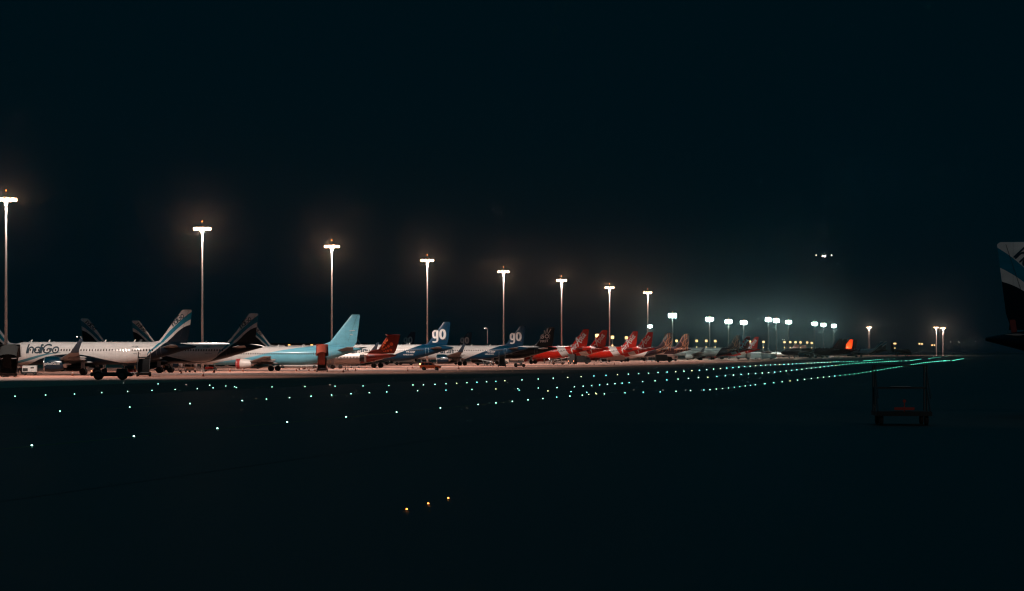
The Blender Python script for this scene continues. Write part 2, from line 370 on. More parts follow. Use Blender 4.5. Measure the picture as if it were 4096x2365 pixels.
def surf_fus(T):
    tab = T['ftab']
    def f(s, z):
        zt, zb, hw = interp(tab, s); c = (zt + zb) / 2; h = (zt - zb) / 2
        q = max(0.0, 1 - ((z - c) / h) ** 2); return hw * math.sqrt(q)
    return f
def surf_fin(T):
    fl = [(z, sl, c, tc) for (sl, z, c, tc) in T['fin']]
    def f(s, z):
        sl, c, tc = interp(fl, z); u = min(1, max(0, (s - sl) / c))
        t = 5 * (.2969 * math.sqrt(u) - .126 * u - .3516 * u * u + .2843 * u**3 - .1015 * u**4); return t * tc * c
    return f
for T in TYPES.values(): T['ftab'] = smooth_tab(T['fus'])

TEMPL = {}
def template(key, typ, body, engm, wingm, decos, windows=True, detail=2, extra=None, noface=False):
    T = TYPES[typ]; s0 = T['s0']; recs = []           # (name, mesh, parent_index, loc, label)
    def add(name, me, par=None, loc=(0, 0, 0), label=None): recs.append((name, me, par, loc, label)); return len(recs) - 1
    sf = surf_fus(T); fn = surf_fin(T)
    surf = lambda s, z: max(sf(s, z), fn(s, z) if z > 5.0 or typ == 'turboprop' and z > 3.6 else 0)
    # fuselage
    mb = MB(); tab = T['ftab']; n = 36; v = []; f = []
    for (s, zt, zb, hw) in tab:
        c, h = (zt + zb) / 2, (zt - zb) / 2
        for i in range(n): a = 2 * math.pi * i / n; v.append((s0 - s, hw * math.cos(a), c + h * math.sin(a)))
    for k in range(len(tab) - 1):
        for i in range(n): f.append((k * n + i, k * n + (i + 1) % n, (k + 1) * n + (i + 1) % n, (k + 1) * n + i))
    f += [tuple(range(n)), tuple(range((len(tab) - 1) * n, len(tab) * n))]
    mb.add(v, f); fus = add('fuselage', mb.mesh('fuselage', body, True))
    if T['belly']:
        b0, b1 = T['belly']; zb = interp(T['fus'], 15)[1]; mb = MB(); v = []; f = []; K = 14; n2 = 16
        for k in range(K + 1):
            t = k / K; q = math.sin(math.pi * t) ** .5 if 0 < t < 1 else .02
            for i in range(n2): a = math.pi + math.pi * i / (n2 - 1); v.append((s0 - (b0 + (b1 - b0) * t), 1.9 * q * math.cos(a), zb + .75 + (1.15 * q) * math.sin(a)))
        for k in range(K):
            for i in range(n2 - 1): f.append((k * n2 + i, k * n2 + i + 1, (k + 1) * n2 + i + 1, (k + 1) * n2 + i))
        mb.add(v, f); add('belly_fairing', mb.mesh('belly_fairing', body, True))
    # fin
    mb = MB(); foil(mb, [(sl, 0, z, c, tc, (1, 0)) for (sl, z, c, tc) in T['fin']], s0)
    fin = add('fin', mb.mesh('fin', body, True, R(50)))
    if typ != 'turboprop':
        a, b = T['fin'][-3], T['fin'][-2]
        mb = MB(); v = []
        for (sl, z, c, tc) in (a, b):
            for dx in (0, .035):
                ss = sl + c * .68 + dx
                for side in (1, -1): v.append((s0 - ss, side * (fn(ss, z) + .012), z))
        mb.add([v[0], v[2], v[6], v[4]], [(0, 1, 2, 3)]); mb.add([v[1], v[3], v[7], v[5]], [(0, 1, 2, 3)])
        add('rudder_gap', mb.mesh('rudder_gap', M_dark), fin)
    # tailplane, wings
    for side in (1, -1):
        mb = MB(); foil(mb, [(sl, side * y, z, c, tc, (0, 1)) for (sl, y, z, c, tc) in T['tail']], s0)
        add('tailplane', mb.mesh('tailplane', wingm if typ != 'turboprop' else body, True, R(50)))
        W = T['wing']; mb = MB(); foil(mb, [(sl, side * y, z, c, tc, (0, 1)) for (sl, y, z, c, tc) in W], s0)
        for yy in (3.0, 8.2, 11.2) if typ != 'turboprop' else ():       # flap track fairings
            sl, z, c, tc = interp([(q[1], q[0], q[2], q[3], q[4]) for q in W], yy)
            mb.lathe([(-1.6, .03), (-1.2, .16), (-.2, .22), (1.2, .16), (1.9, .03)], 'x', (s0 - sl - c * .9, side * yy, z - .22), 8)
        wi = add('wing', mb.mesh('wing', wingm, True, R(50)))
        if T['winglet']:
            mb = MB(); G = T['winglet']
            foil(mb, [(G[0][0], side * G[0][1], G[0][2], G[0][3], .1, (0, 1)), (G[1][0], side * G[1][1], G[1][2], G[1][3], .1, (.7, .7)), (G[2][0], side * G[2][1], G[2][2], G[2][3], .09, (1, 0))], s0)
            add('winglet', mb.mesh('winglet', mat('winglet_unlit', (.01, .03, .05), .35), True, R(50)), wi)  # unlit look of the winglets put into their dark colour
        # engine
        es, ey, ez, er, el = T['eng']
        if typ != 'turboprop':
            mb = MB(); c = (s0 - es, side * ey, ez)
            mb.lathe([(-.5, er * .72), (-.1, er * .84), (0, er * .92), (-.12, er * .99), (-.6, er * 1.05), (-1.6, er * 1.06), (-el * .75, er * .95), (-el, er * .78), (-el + .1, er * .7)], 'x', c, 28)
            eng = add('engine', mb.mesh('engine', engm, True, R(60)))
            mb = MB(); mb.lathe([(.02, er * .91), (-.02, er * .995), (-.25, er * 1.035), (-.25, er * 1.0)], 'x', c, 28)
            add('intake_lip', mb.mesh('intake_lip', M_chrome, True), eng)
            mb = MB(); mb.lathe([(-el + .3, er * .6), (-el - .5, er * .5), (-el - .52, er * .4), (-el - 1.1, er * .18), (-el - 1.3, .03)], 'x', c, 20)
            add('exhaust', mb.mesh('exhaust', M_chrome, True, R(50)), eng)
            mb = MB(); mb.lathe([(-.55, er * .84), (-.6, .3), (-.2, .03)], 'x', c, 20)
            add('fan', mb.mesh('fan', M_dark, True, R(50)), eng)
            mb = MB(); wz = interp([(q[1], q[2]) for q in W], ey)[0]; wl = interp([(q[1], q[0], q[3]) for q in W], ey)
            mb.prism([(s0 - es - .8, ez + er * .95), (s0 - wl[0] - .2, wz + .1), (s0 - wl[0] - 2.2, wz - .05), (s0 - es - el - .4, ez + er * .3), (s0 - es - 1.5, ez + er * .6)], side * ey - .15, side * ey + .15)
            add('pylon', mb.mesh('pylon', wingm), eng)
            if side > 0 and decos.get('engine_text'):
                txt, col, k = decos['engine_text']
                tv, tf = font2d(txt, .01); sfe = lambda s, z: ey + er * 1.06 * math.sqrt(max(0, 1 - ((z - ez) / (er * 1.06)) ** 2)) - 0
                wdt = max(p[0] for p in tv) * k
                m_ = decal([(tv, tf)], sfe, s0, es + el * .48 - wdt / 2, ez - .1, 0, k, 1, .03)
                add('lettering', m_.mesh('lettering', mat('lettering_' + col[0], col[1], .4)), eng)
        else:
            mb = MB(); c = (s0 - es, side * ey, ez)
            mb.lathe([(0, .16), (-.2, .38), (-1, .6), (-3, .68), (-5, .5), (-6.4, .12)], 'x', c, 20)
            eng = add('engine', mb.mesh('engine', engm, True))
            mb = MB(); mb.lathe([(.75, .02), (.5, .16), (.02, .3), (-.05, .3)], 'x', c, 14)
            for k in range(6):
                a = R(60 * k + 15); mb.add([(c[0] + .3 + q * .08, c[1] + math.cos(a) * r - math.sin(a) * q * wdt_, c[2] + math.sin(a) * r + math.cos(a) * q * wdt_) for r, wdt_ in ((.25, .09), (1.2, .17), (2.02, .08)) for q in (-1, 1)], [(0, 1, 3, 2), (2, 3, 5, 4)])
            add('propeller', mb.mesh('propeller', M_dark, False), eng)
        # main gear
        gs, gy, gr = T['gear']; mb = MB(); mb.tube((s0 - gs, side * gy, gr), (s0 - gs + .3, side * (gy - .1), 2.6 if typ != 'turboprop' else 3.2), .14, .18)
        mb.tube((s0 - gs, side * gy - .55, gr), (s0 - gs, side * gy + .55, gr), .1)
        mb.box(s0 - gs - .35, s0 - gs + .4, side * (gy + .28) - .02, side * (gy + .28) + .02, 1.1, 2.3)
        ge = add('main_gear', mb.mesh('main_gear', M_grey))
        for q in (-.46, .46):
            mb = MB(); mb.lathe([(-.2, gr * .8), (-.18, gr * .95), (-.08, gr), (.08, gr), (.18, gr * .95), (.2, gr * .8)], 'y', (s0 - gs, side * gy + q, gr), 20)
            wh = add('wheel', mb.mesh('wheel', M_tyre, True, R(50)), ge)
    ns, nr = T['nose']; mb = MB(); zb = interp(T['fus'], ns)[1]; mb.tube((s0 - ns, 0, nr), (s0 - ns - .2, 0, zb + .3), .09, .12); mb.tube((s0 - ns, -.3, nr), (s0 - ns, .3, nr), .07)
    ng = add('nose_gear', mb.mesh('nose_gear', M_grey))
    for q in (-.25, .25):
        mb = MB(); mb.lathe([(-.11, nr * .8), (-.08, nr), (.08, nr), (.11, nr * .8)], 'y', (s0 - ns, q, nr), 16); add('wheel', mb.mesh('wheel', M_tyre, True, R(50)), ng)
    # cockpit glass
    zt = interp(T['ftab'], 2.6)[0]
    for side in (1, -1):
        mb = MB()
        for (a, b) in ((1.95, 2.55), (2.62, 3.2)) if typ != 'turboprop' else ((1.5, 2.1), (2.2, 2.8)):
            z0, z1 = zt - .75, zt - .15
            vv = [(s0 - ss, side * (sf(ss, zz) + .02), zz) for ss, zz in ((a, z0), (b, z0), (b, min(z1, interp(T['ftab'], b)[0] - .25)), (a + .25, min(z1, interp(T['ftab'], a + .25)[0] - .1)))]
            mb.add(vv, [(0, 1, 2, 3)])
        add('cockpit_window', mb.mesh('cockpit_window', M_glass))
    # cabin windows, one pane each
    if windows:
        w0, w1, st, wz = T['win']
        straight = 24.0 if typ != 'turboprop' else 20.0; shared = None
        k = 0; s = w0
        while s < w1:
            for side in (1,) if detail < 3 else (1,):
                zz = (wz - .19, wz + .0, wz + .19); tag_m = None
                if s + .2 < straight and shared is not None: add('window', shared, None, (-(s - w0), 0, 0))
                else:
                    pts = [(-.13, .08), (-.07, .2), (.07, .2), (.13, .08), (.13, -.08), (.07, -.2), (-.07, -.2), (-.13, -.08)]
                    mb = MB(); mb.add([(s0 - s - a, side * (sf(s + a, wz + b) + .012), wz + b) for a, b in pts], [tuple(range(8))])
                    me = mb.mesh('window', M_win)
                    if shared is None: shared = me
                    add('window', me)
            s += st; k += 1
    # doors: outline frames
    for ds in T['doors']:
        for side in (1,):
            zc = T['win'][3] - .35; hh = .93 if typ != 'turboprop' else .85; hw = .42; mb = MB()
            for (a, b, c_, d) in ((-hw, -hw + .05, -hh, hh), (hw - .05, hw, -hh, hh), (-hw + .05, hw - .05, hh - .05, hh), (-hw + .05, hw - .05, -hh, -hh + .05)):
                K = 6
                for q in range(K):
                    z0 = c_ + (d - c_) * q / K; z1 = c_ + (d - c_) * (q + 1) / K
                    mb.add([(s0 - ds - x, side * (sf(ds + x, zc + z) + .014), zc + z) for x, z in ((a, z0), (b, z0), (b, z1), (a, z1))], [(0, 1, 2, 3)])
            add('door', mb.mesh('door', mat('door_' + decos.get('door', 'dark'), {'dark': (.12, .11, .11), 'light': (.35, .5, .6), 'gold': (.8, .3, .06), 'red': (.75, .35, .2)}[decos.get('door', 'dark')], .5)))
    # antennas and beacon
    mb = MB()
    for s in (6.3, 9.7, 20.3, 25.8) if typ != 'turboprop' else (7,):
        zt = interp(T['ftab'], s)[0]; mb = MB(); mb.prism([(s0 - s, zt - .05), (s0 - s - .35, zt - .05), (s0 - s - .5, zt + .42), (s0 - s - .34, zt + .45)], -.02, .02)
        add('antenna', mb.mesh('antenna', M_white))
    # extra markings
    for (nm, pieces, s, z, ang, k, col, side, sx) in decos.get('marks', []):
        m_ = decal(pieces, surf, s0, s, z, ang, k, side, .03, sx); add(nm, m_.mesh(nm, mat('lettering_' + col[0], col[1], .45)), fin if nm == 'fin_lettering' else fus)
    if extra: extra(add, T, sf, surf, s0)
    TEMPL[key] = (typ, recs)

def aircraft(key, tipx, d, label, name='airliner', theta=None, yaw=0, cat='airliner', group=None, skip=()):
    typ, recs = TEMPL[key]; T = TYPES[typ]; th = (math.pi - ROW if theta is None else theta) + R(yaw)
    tip = T['fin'][-2]; tl = tip[0] + tip[2] - T['s0']          # distance of fin trailing tip behind origin
    h = Vector((math.cos(th), math.sin(th), 0))
    X = (tipx - CX) / F * d
    o = Vector((X, d, 0)) + h * tl
    root = thing(name, o, th, label, cat, group)
    objs = []
    for (nm, me, par, loc, lb) in recs:
        if nm in skip or (par is not None and objs[par] is None): objs.append(None); continue
        ob = link(nm, me, root if par is None else objs[par], loc); objs.append(ob)
        if lb: ob['label'] = lb
    return root

# --- paint schemes
S0 = 17.7
dark_edge = [(0, .5), (6.6, 2.0), (9.2, 3.0), (11, 3.45), (13.3, 3.72), (15.5, 3.75), (18, 3.45), (20.2, 2.95), (22.5, 2.47), (24.5, 2.15), (26.5, 2.25), (28.2, 2.9), (29.4, 3.75), (30.5, 4.5), (31.65, 5.5), (33.0, 6.65), (34.5, 8.05), (35.9, 8.87), (37.6, 9.3)]
fin_hi = [(0, 0), (27.5, 0), (29.0, 3.9), (30.3, 5.2), (31.3, 6.3), (32.5, 7.75), (34.3, 9.4), (36.4, 11.15), (38, 12)]
fin_lo = [(0, 0), (27.5, 0), (29.1, 3.8), (30.6, 4.95), (31.7, 6.1), (32.8, 7.1), (34.3, 8.47), (36.1, 9.76), (38, 10.6)]
front_hi = [(0, 1.5), (5.4, 2.75), (7.5, 3.3), (9.5, 3.75), (12, 4.05), (13, 4.05), (14, 0), (38, 0)]
front_lo = [(0, 1.2), (5.4, 2.3), (7.5, 2.85), (9.5, 3.45), (12, 3.95), (13, 4.05), (14, 0.1), (38, 0.1)]
L_wave = livery('paint_white_cyan_wave', S0, WHITE, [('between', fin_lo, fin_hi, CYAN), ('between', front_lo, front_hi, (.08, .24, .30)), ('below', dark_edge, NAVY)])
L_blue = livery('paint_white_blue_wedge', S0, WHITE, [('line', .369, -1, .369 * 22.4 - 3.35, (.0, .042, .095)), ('line', 0, 1, 6.0, (.0, .042, .095))])
L_navy = livery('paint_navy', S0, (.0, .005, .011), [('line', 1, 0, -1, (.0, .005, .011))], .55)
L_red = livery('paint_red_white_band', S0, (.62, .020, .010), [('line', 1, .66, 25.9 + 3.5, WHITE, 28.6 + 3.76)])
L_purple = livery('paint_white_purple_tail', S0, WHITE, [('line', 1, -.75, 27.2 - 3.6, (.022, .008, .016)), ('line', 0, 1, 6.05, (.022, .008, .016))])
L_maroon = livery('paint_dark_maroon', S0, (.05, .007, .005), [('line', 1, 0, 60, WHITE)], .5)
L_orange = livery('paint_maroon_lit_fin', S0, (.06, .008, .005), [('line', 0, 1, 6.05, (.9, .10, .01))])  # orange light on the dark red fin put into its colour
L_ltblue = livery('paint_light_blue_white', 19.5, (.13, .55, .74), [('below', [(0, 0), (39, .01)], NAVY)])
t = L_ltblue
MATS.pop('paint_light_blue_white')
cyan_top = [(0, 1.0), (5, 1.35), (8.8, 2.1), (12, 2.5), (15.3, 3.1), (19.8, 4.15), (24, 4.85), (28.6, 5.6), (32, 9), (39, 13.5)]
L_ltblue = livery('paint_light_blue_white', 19.5, WHITE, [('below', cyan_top, (.19, .57, .73))])
L_dots = livery('paint_cream_red_tail', 18, (.62, .56, .52), [('line', 1, -.8, 24.0 - .8 * 1.5, (.12, .014, .009))])
L_cream = livery('paint_cream_patterned', 18, (.5, .45, .42), [('line', 0, 1, 4.6, (.45, .25, .22))])

M_engnavy = mat('engine_blue', (.0, .022, .045), .25, coat=.3)
M_engwhite = mat('engine_white', (.72, .66, .62), .35, noise=.08)
M_engred = mat('engine_red', (.4, .02, .012), .35)
M_engdark = mat('engine_dark', (.02, .015, .02), .3)
cNAVY = ('navy', (.004, .03, .05)); cWHT = ('white', (.75, .73, .72)); cGOLD = ('copper', (.5, .21, .10)); cRED = ('brick_red', (.35, .03, .02)); cDK = ('charcoal', (.05, .05, .06)); cORG = ('dull_orange', (.75, .13, .03))
def rib(st, wd): return [ribbon2d(p, wd) for p in st]
geo, gw = strokes('IndiGo', GEO, .17)
geo_p = rib(geo, .17)
air, aw = strokes('Air', BRUSH, .12, .22); asia, asw = strokes('Asia', BRUSH, .12, .22)
script = rib(air, .15) + rib([[(p[0] + aw + .05, p[1] + 0) for p in s] for s in [[(q[0] * 1.12, q[1] * 1.15) for q in s] for s in asia]], .16)
# tall condensed "go"
go_st = [arc(.28, .62, .19, 0, 360, 24, ry=.42), [(.5, 1.0), (.5, .2), (.5, -.1)] + [(.44, -.24), (.3, -.32), (.12, -.3)], arc(.98, .62, .21, 0, 360, 24, ry=.52)]
go_p = rib([go_st[0]], .2) + rib([go_st[1]], .19) + rib([go_st[2]], .23)
def glyph(txt, bold=0): return [font2d(txt, bold)]
def rays():
    out = []
    for (a, r0, r1, w0, w1) in ((112, .62, 1.5, .10, .22), (84, .62, 1.75, .12, .26), (58, .62, 1.85, .10, .24)):
        ca, sa = math.cos(R(a)), math.sin(R(a)); n = (-sa, ca)
        out.append(([(ca * r + n[0] * q * w / 2, sa * r + n[1] * q * w / 2) for r, w in ((r0, w0), (r1, w1)) for q in (1, -1)], [(0, 1, 3, 2)]))
    for a in (28, 6, -16, -38):
        ca, sa = math.cos(R(a)), math.sin(R(a)); out += rib([[(ca * .58, sa * .58), (ca * .76, sa * .76)]], .09)
    return out
gf_p = rib([arc(0, 0, .37, 0, 360, 24)], .2) + rib([arc(-1.02, 0, .37, 50, 330, 20) + [(-.66, 0), (-.95, 0)]], .2) + rays()
patt = rib([[(0, 0), (1.3, .25), (2.3, .75), (3.0, 1.9), (3.6, 4.6)], [(.3, -.5), (1.7, -.1), (2.9, .6), (3.5, 1.9), (4.1, 4.6)], [(2.3, .75), (2.9, 2.4), (4.2, 3.2)], [(2.9, .6), (2.6, 1.6), (2.0, 2.6), (3.0, 4.4)],
            [(3.4, .2), (4.2, 1.2), (4.5, 2.4)], [(3.2, -.7), (3.2, .9), (4.4, 2.0)], [(1.4, -.8), (2.2, .1)], [(2.2, -1.0), (3.2, 0), (4.0, .2)], [(3.6, -.9), (3.9, .4)]], .12)
template('wave', 'narrow', L_wave, M_engnavy, M_wing, dict(engine_text=('goIndiGo.in', cWHT, .62), door='dark', marks=[
    ('lettering', geo_p, 6.35, 3.98, 0, 1.52, cNAVY, 1, 1.04), ('fin_lettering', geo_p, 33.35, 8.75, R(40), .92, cNAVY, 1, .78),
    ('fin_lettering', geo_p, 35.6, 10.75, R(-41), .92, cNAVY, -1, .78), ('lettering', glyph('VT-IZK', .01), 26.0, 4.95, 0, .42, cNAVY, 1, 1), ('lettering', glyph('AIRBUS A320', .005), 26.4, 3.75, 0, .24, cNAVY, 1, 1)]))
template('blue', 'narrow', L_blue, M_engnavy, M_wing, dict(engine_text=('www.GoAir.in', cWHT, .62), door='light', marks=[
    ('lettering', glyph('GoAir.in', .035), 7.2, 3.75, 0, 2.35, cNAVY, 1, 1), ('fin_lettering', go_p, 32.05, 7.3, 0, 2.12, cWHT, 1, 1.31), ('fin_lettering', glyph('AIR', .02), 35.0, 7.12, 0, .5, cDK, 1, 1),
    ('lettering', glyph('VT-GOP', .02), 25.7, 3.85, 0, .62, cWHT, 1, 1), ('lettering', glyph('AIRBUS A320', .02), 24.9, 3.25, 0, .46, cWHT, 1, 1)]))
template('navy', 'narrow', L_navy, M_engdark, M_wing, dict(door='light', marks=[
    ('fin_lettering', gf_p, 34.3, 8.95, R(3), 1.42, cWHT, 1, 1), ('fin_lettering', glyph('FIRST', .03), 32.2, 7.0, R(5), 1.0, cWHT, 1, 1.1)]))
template('red', 'narrow', L_red, M_engred, mat('wing_red', (.22, .03, .02), .4, noise=.2), dict(door='red', marks=[
    ('fin_lettering', script, 31.3, 3.95, R(51), 1.95, cWHT, 1, 1.03), ('lettering', glyph('VT-KNG', .01), 26.6, 4.0, 0, .42, cDK, 1, 1)]), noface=True)
template('purple', 'narrow', L_purple, M_engwhite, M_wing, dict(door='gold', marks=[('fin_lettering', patt, 30.4, 4.9, R(8), 1.34, cGOLD, 1, 1.12)]))
template('maroon', 'narrow', L_maroon, M_engdark, mat('wing_dark', (.04, .03, .03), .35), dict(door='dark', marks=[('fin_lettering', rib([[(0, 0), (2.6, 4.6)], [(1.4, 0), (3.4, 4.2)]], .14), 31.8, 6.6, 0, .9, cRED, 1, 1)]), windows=False)
template('orange', 'narrow', L_orange, M_engdark, mat('wing_dark', (.04, .03, .03), .35), dict(door='dark', marks=[]), windows=False)
def ltb_extra(add, T, sf, surf, s0):
    mb = MB(); es, ey, ez, er, el = T['eng']
    mb.lathe([(.06, er * .3), (.1, er * .8), (.04, er * 1.0), (-.9, er * 1.09), (-.9, er * 1.06)], 'x', (s0 - es, ey, ez), 28)
    add('intake_cover', mb.mesh('intake_cover', mat('cover_red', (.42, .03, .03), .6), True, R(50)), label='red intake cover on the engine')
template('lightblue', 'narrow_b', L_ltblue, M_engwhite, M_wing, dict(door='light', marks=[('lettering', glyph('VT-', .02), 29.9, 2.9, 0, .62, cDK, 1, 1),
    ('fin_stripe', rib([[(0, 0), (1.1, .1)], [(0.1, -.75), (.7, -.9)]], .12), 36.6, 8.7, 0, 1, cWHT, 1, 1)]), extra=ltb_extra)
random.seed(3)
dots = []
for (x, z, r) in ((0.75, 7.0, .5), (.35, 6.35, .38), (.05, 5.75, .30), (-.2, 5.4, .24), (-.3, 5.05, .2), (2.0, 6.0, .52), (1.25, 5.5, .40), (.65, 5.15, .30), (.2, 4.85, .24), (-.1, 4.62, .17), (1.85, 4.55, .38), (1.15, 4.4, .30), (.6, 4.3, .24), (.15, 4.22, .18), (-.35, 4.7, .15)):
    r *= .82; dots.append(([(x + r * math.cos(2 * math.pi * i / 16), z + r * math.sin(2 * math.pi * i / 16)) for i in range(16)], [tuple(range(16))]))
def open_door(add, T, sf, surf, s0):
    mb = MB(); K = 6
    for q in range(K):
        z0 = 1.75 + 1.75 * q / K; z1 = 1.75 + 1.75 * (q + 1) / K
        mb.add([(s0 - x, sf(x, z) + .03, z) for x, z in ((23.9, z0), (25.0, z0), (25.0, z1), (23.9, z1))], [(0, 1, 2, 3)])
    add('open_doorway', mb.mesh('open_doorway', mat('unlit_cabin', (.006, .006, .007), .9)))
    mb = MB(); mb.box(s0 - 25.6, s0 - 25.05, 1.28, 1.36, 1.7, 3.45); add('door_leaf', mb.mesh('door_leaf', M_white))
template('dots', 'turboprop', L_dots, M_engdark, M_wing, dict(door='dark', marks=[('fin_lettering', dots, 29.6, 0, 0, 1, cORG, 1, 1), ('lettering', glyph('VT-SUQ', .01), 26.1, 3.05, 0, .42, cDK, 1, 1)]), extra=open_door)
M_litwin = mat('lit_cabin_window', (.9, .8, .6), .3, emit=(1, .82, .55), es=3)
template('cream', 'turboprop', L_cream, M_engdark, M_wing, dict(door='dark', marks=[('fin_lettering', rib([[(0, 0), (.8, 1.4), (1.6, 2.6)], [(.6, 0), (1.3, .9), (2.2, 1.6)], [(1.2, 2.8), (2.2, 3)]], .22), 29.5, 4.6, 0, 1, ('maroon', (.2, .03, .03)), 1, 1)]))
# lit windows version
typ, recs = TEMPL['cream']; M2 = {}
nr = []
for r in recs:
    if r[0] == 'window':
        if r[1] not in M2:
            me = r[1].copy(); me.materials[0] = M_litwin; M2[r[1]] = me
        nr.append((r[0], M2[r[1]], *r[2:]))
    else: nr.append(r)
TEMPL['cream_lit'] = (typ, nr)

GA = 'airliners parked nose in along the apron'
aircraft('wave', 768, 533, 'brightly lit white airliner with cyan-striped fin, standing behind the low black towing tractor', group=GA)
aircraft('wave', 1034, 584, 'shaded white airliner with cyan-striped fin, between the brightly lit one and the blue jet', group=GA)
aircraft('lightblue', 1440, 643, 'light blue and white airliner with a red engine cover, beside the red covered steps', group=GA)
aircraft('dots', 1602, 720, 'cream turboprop with a high red tail spotted with orange discs and an open rear door', name='turboprop', cat='turboprop', yaw=2)
aircraft('blue', 1802, 755, 'deep blue airliner with white go on its bright fin, behind the red-tailed turboprop', group=GA)
aircraft('blue', 2102, 880, 'deep blue airliner with white go on its fin and an airstair at its door', group=GA)
aircraft('navy', 2219, 932, 'dark navy airliner whose unlit fin carries three white rays over GO FIRST', group=GA)
aircraft('red', 2356, 1000, 'bright red airliner with white script fin, standing next to the dark three-ray tail', group=GA)
aircraft('red', 2430, 1048, 'dim red airliner with script fin in shade between the two bright red tails', group=GA)
aircraft('red', 2552, 1107, 'bright red airliner with white script fin, its edge touching an amber lit sign', group=GA)
aircraft('red', 2612, 1162, 'dim red airliner with script fin in shade just before the copper-patterned tail', group=GA)
aircraft('purple', 2690, 1218, 'airliner with white nose and dark tail covered in bright copper line pattern', group=GA)
aircraft('purple', 2757, 1290, 'airliner with dark tail whose copper pattern is barely lit, behind the bright patterned one', group=GA)
aircraft('purple', 2962, 1404, 'pale airliner broadside with white fuselage and winglet, its dark fin catching white glare', group=GA)
aircraft('red', 3001, 1489, 'small red script-tailed airliner right behind the dark glinting fin', group=GA)
aircraft('red', 3035, 1535, 'last small red script-tailed airliner of the row, beside the lone stand sign', group=GA)
GB = 'turboprops in the far row'
aircraft('cream_lit', 3196, 1900, 'far turboprop with a row of lit cabin windows and pale patterned fin', name='turboprop', cat='turboprop', group=GB)
aircraft('cream', 3227, 2000, 'far unlit pale turboprop just past the one with lit windows', name='turboprop', cat='turboprop', group=GB)
for i, (x, d, k, lb) in enumerate(((3370, 1764, 'maroon', 'dark maroon airliner, first of the four dark tails far along the apron'), (3388, 1803, 'maroon', 'dark maroon airliner, second of the four dark tails just before the orange fin'),
        (3412, 1857, 'orange', 'far airliner with glowing orange fin among dark maroon tails'), (3430, 1898, 'maroon', 'dark maroon airliner directly past the orange fin'))):
    aircraft(k, x, d, lb, group='dark tails far along the apron')
aircraft('wave', 3531, 2157, 'far white airliner with striped fin, nearer of the pair past the dark tails', group='far striped tails')
aircraft('wave', 3547, 2217, 'far white airliner with striped fin, farther of the pair past the dark tails', group='far striped tails')
GC = 'airliners on the far side of the apron'
TB = -ROW
aircraft('wave', -70, 640, 'unlit airliner whose dim fin is cut off by the photo edge above the queue', theta=TB, group=GC)
aircraft('wave', 322, 675, 'unlit airliner nose right with dim striped fin rising above the middle of the white fuselage', theta=TB, group=GC)
aircraft('wave', 527, 722, 'unlit airliner nose right with dim striped fin rising just left of the bright striped fin', theta=TB, group=GC)
aircraft('wave', 1000, 860, 'unlit airliner nose right with only its fin edge showing behind the shaded striped tail', theta=TB, group=GC)
aircraft('blue', 1662, 1150, 'unlit airliner whose dim go fin shows just right of the red turboprop tail', group=GC)
aircraft('blue', 1888, 1180, 'unlit airliner whose dim go fin shows alone above the white fuselage in mid row', group=GC)
aircraft('wave', 1388, 1100, 'distant unlit airliner nose right, its fin tip peeking behind the light blue fin', theta=TB, group=GC)
# logo light washing the orange fin
for o in list(C.objects):
    if o.type == 'EMPTY' and o.get('label', '').startswith('far airliner with glowing orange'):
        l = bpy.data.lights.new('logo_light', 'SPOT'); l.energy = 6000; l.color = (1, .45, .25); l.spot_size = R(80); l.spot_blend = .6; l.shadow_soft_size = .1
        q = bpy.data.objects.new('logo_light', l); C.objects.link(q); q.parent = o; q.location = (-15.5, 6.5, 5.9); q.rotation_euler = Vector((-1.5, -6.5, 3.2)).to_track_quat('-Z', 'Y').to_euler()
# the near tail at the right edge
nr_ = aircraft('wave', 3988, 203, 'very near airliner nose right, its large fin with cyan band cut by the right edge', theta=-ROW - R(4))
mb = MB(); mb.add([(S0 - s, -.07 - (36.2 - s) * .03, z) for s, z in ((35.75, 5.1), (35.35, 5.1), (35.55, 6.45), (35.95, 6.45))], [(0, 1, 2, 3)]); link('red_tape', mb.mesh('red_tape', mat('red_tape', (.16, .02, .015), .7)), [c for c in nr_.children if c.name.startswith('fin')][0])
# head-on aircraft far away
ho = aircraft('maroon', 3563, 2560, 'far airliner facing the runway lights, nose on, with wings spread, beside the double lit sign', theta=R(-70))

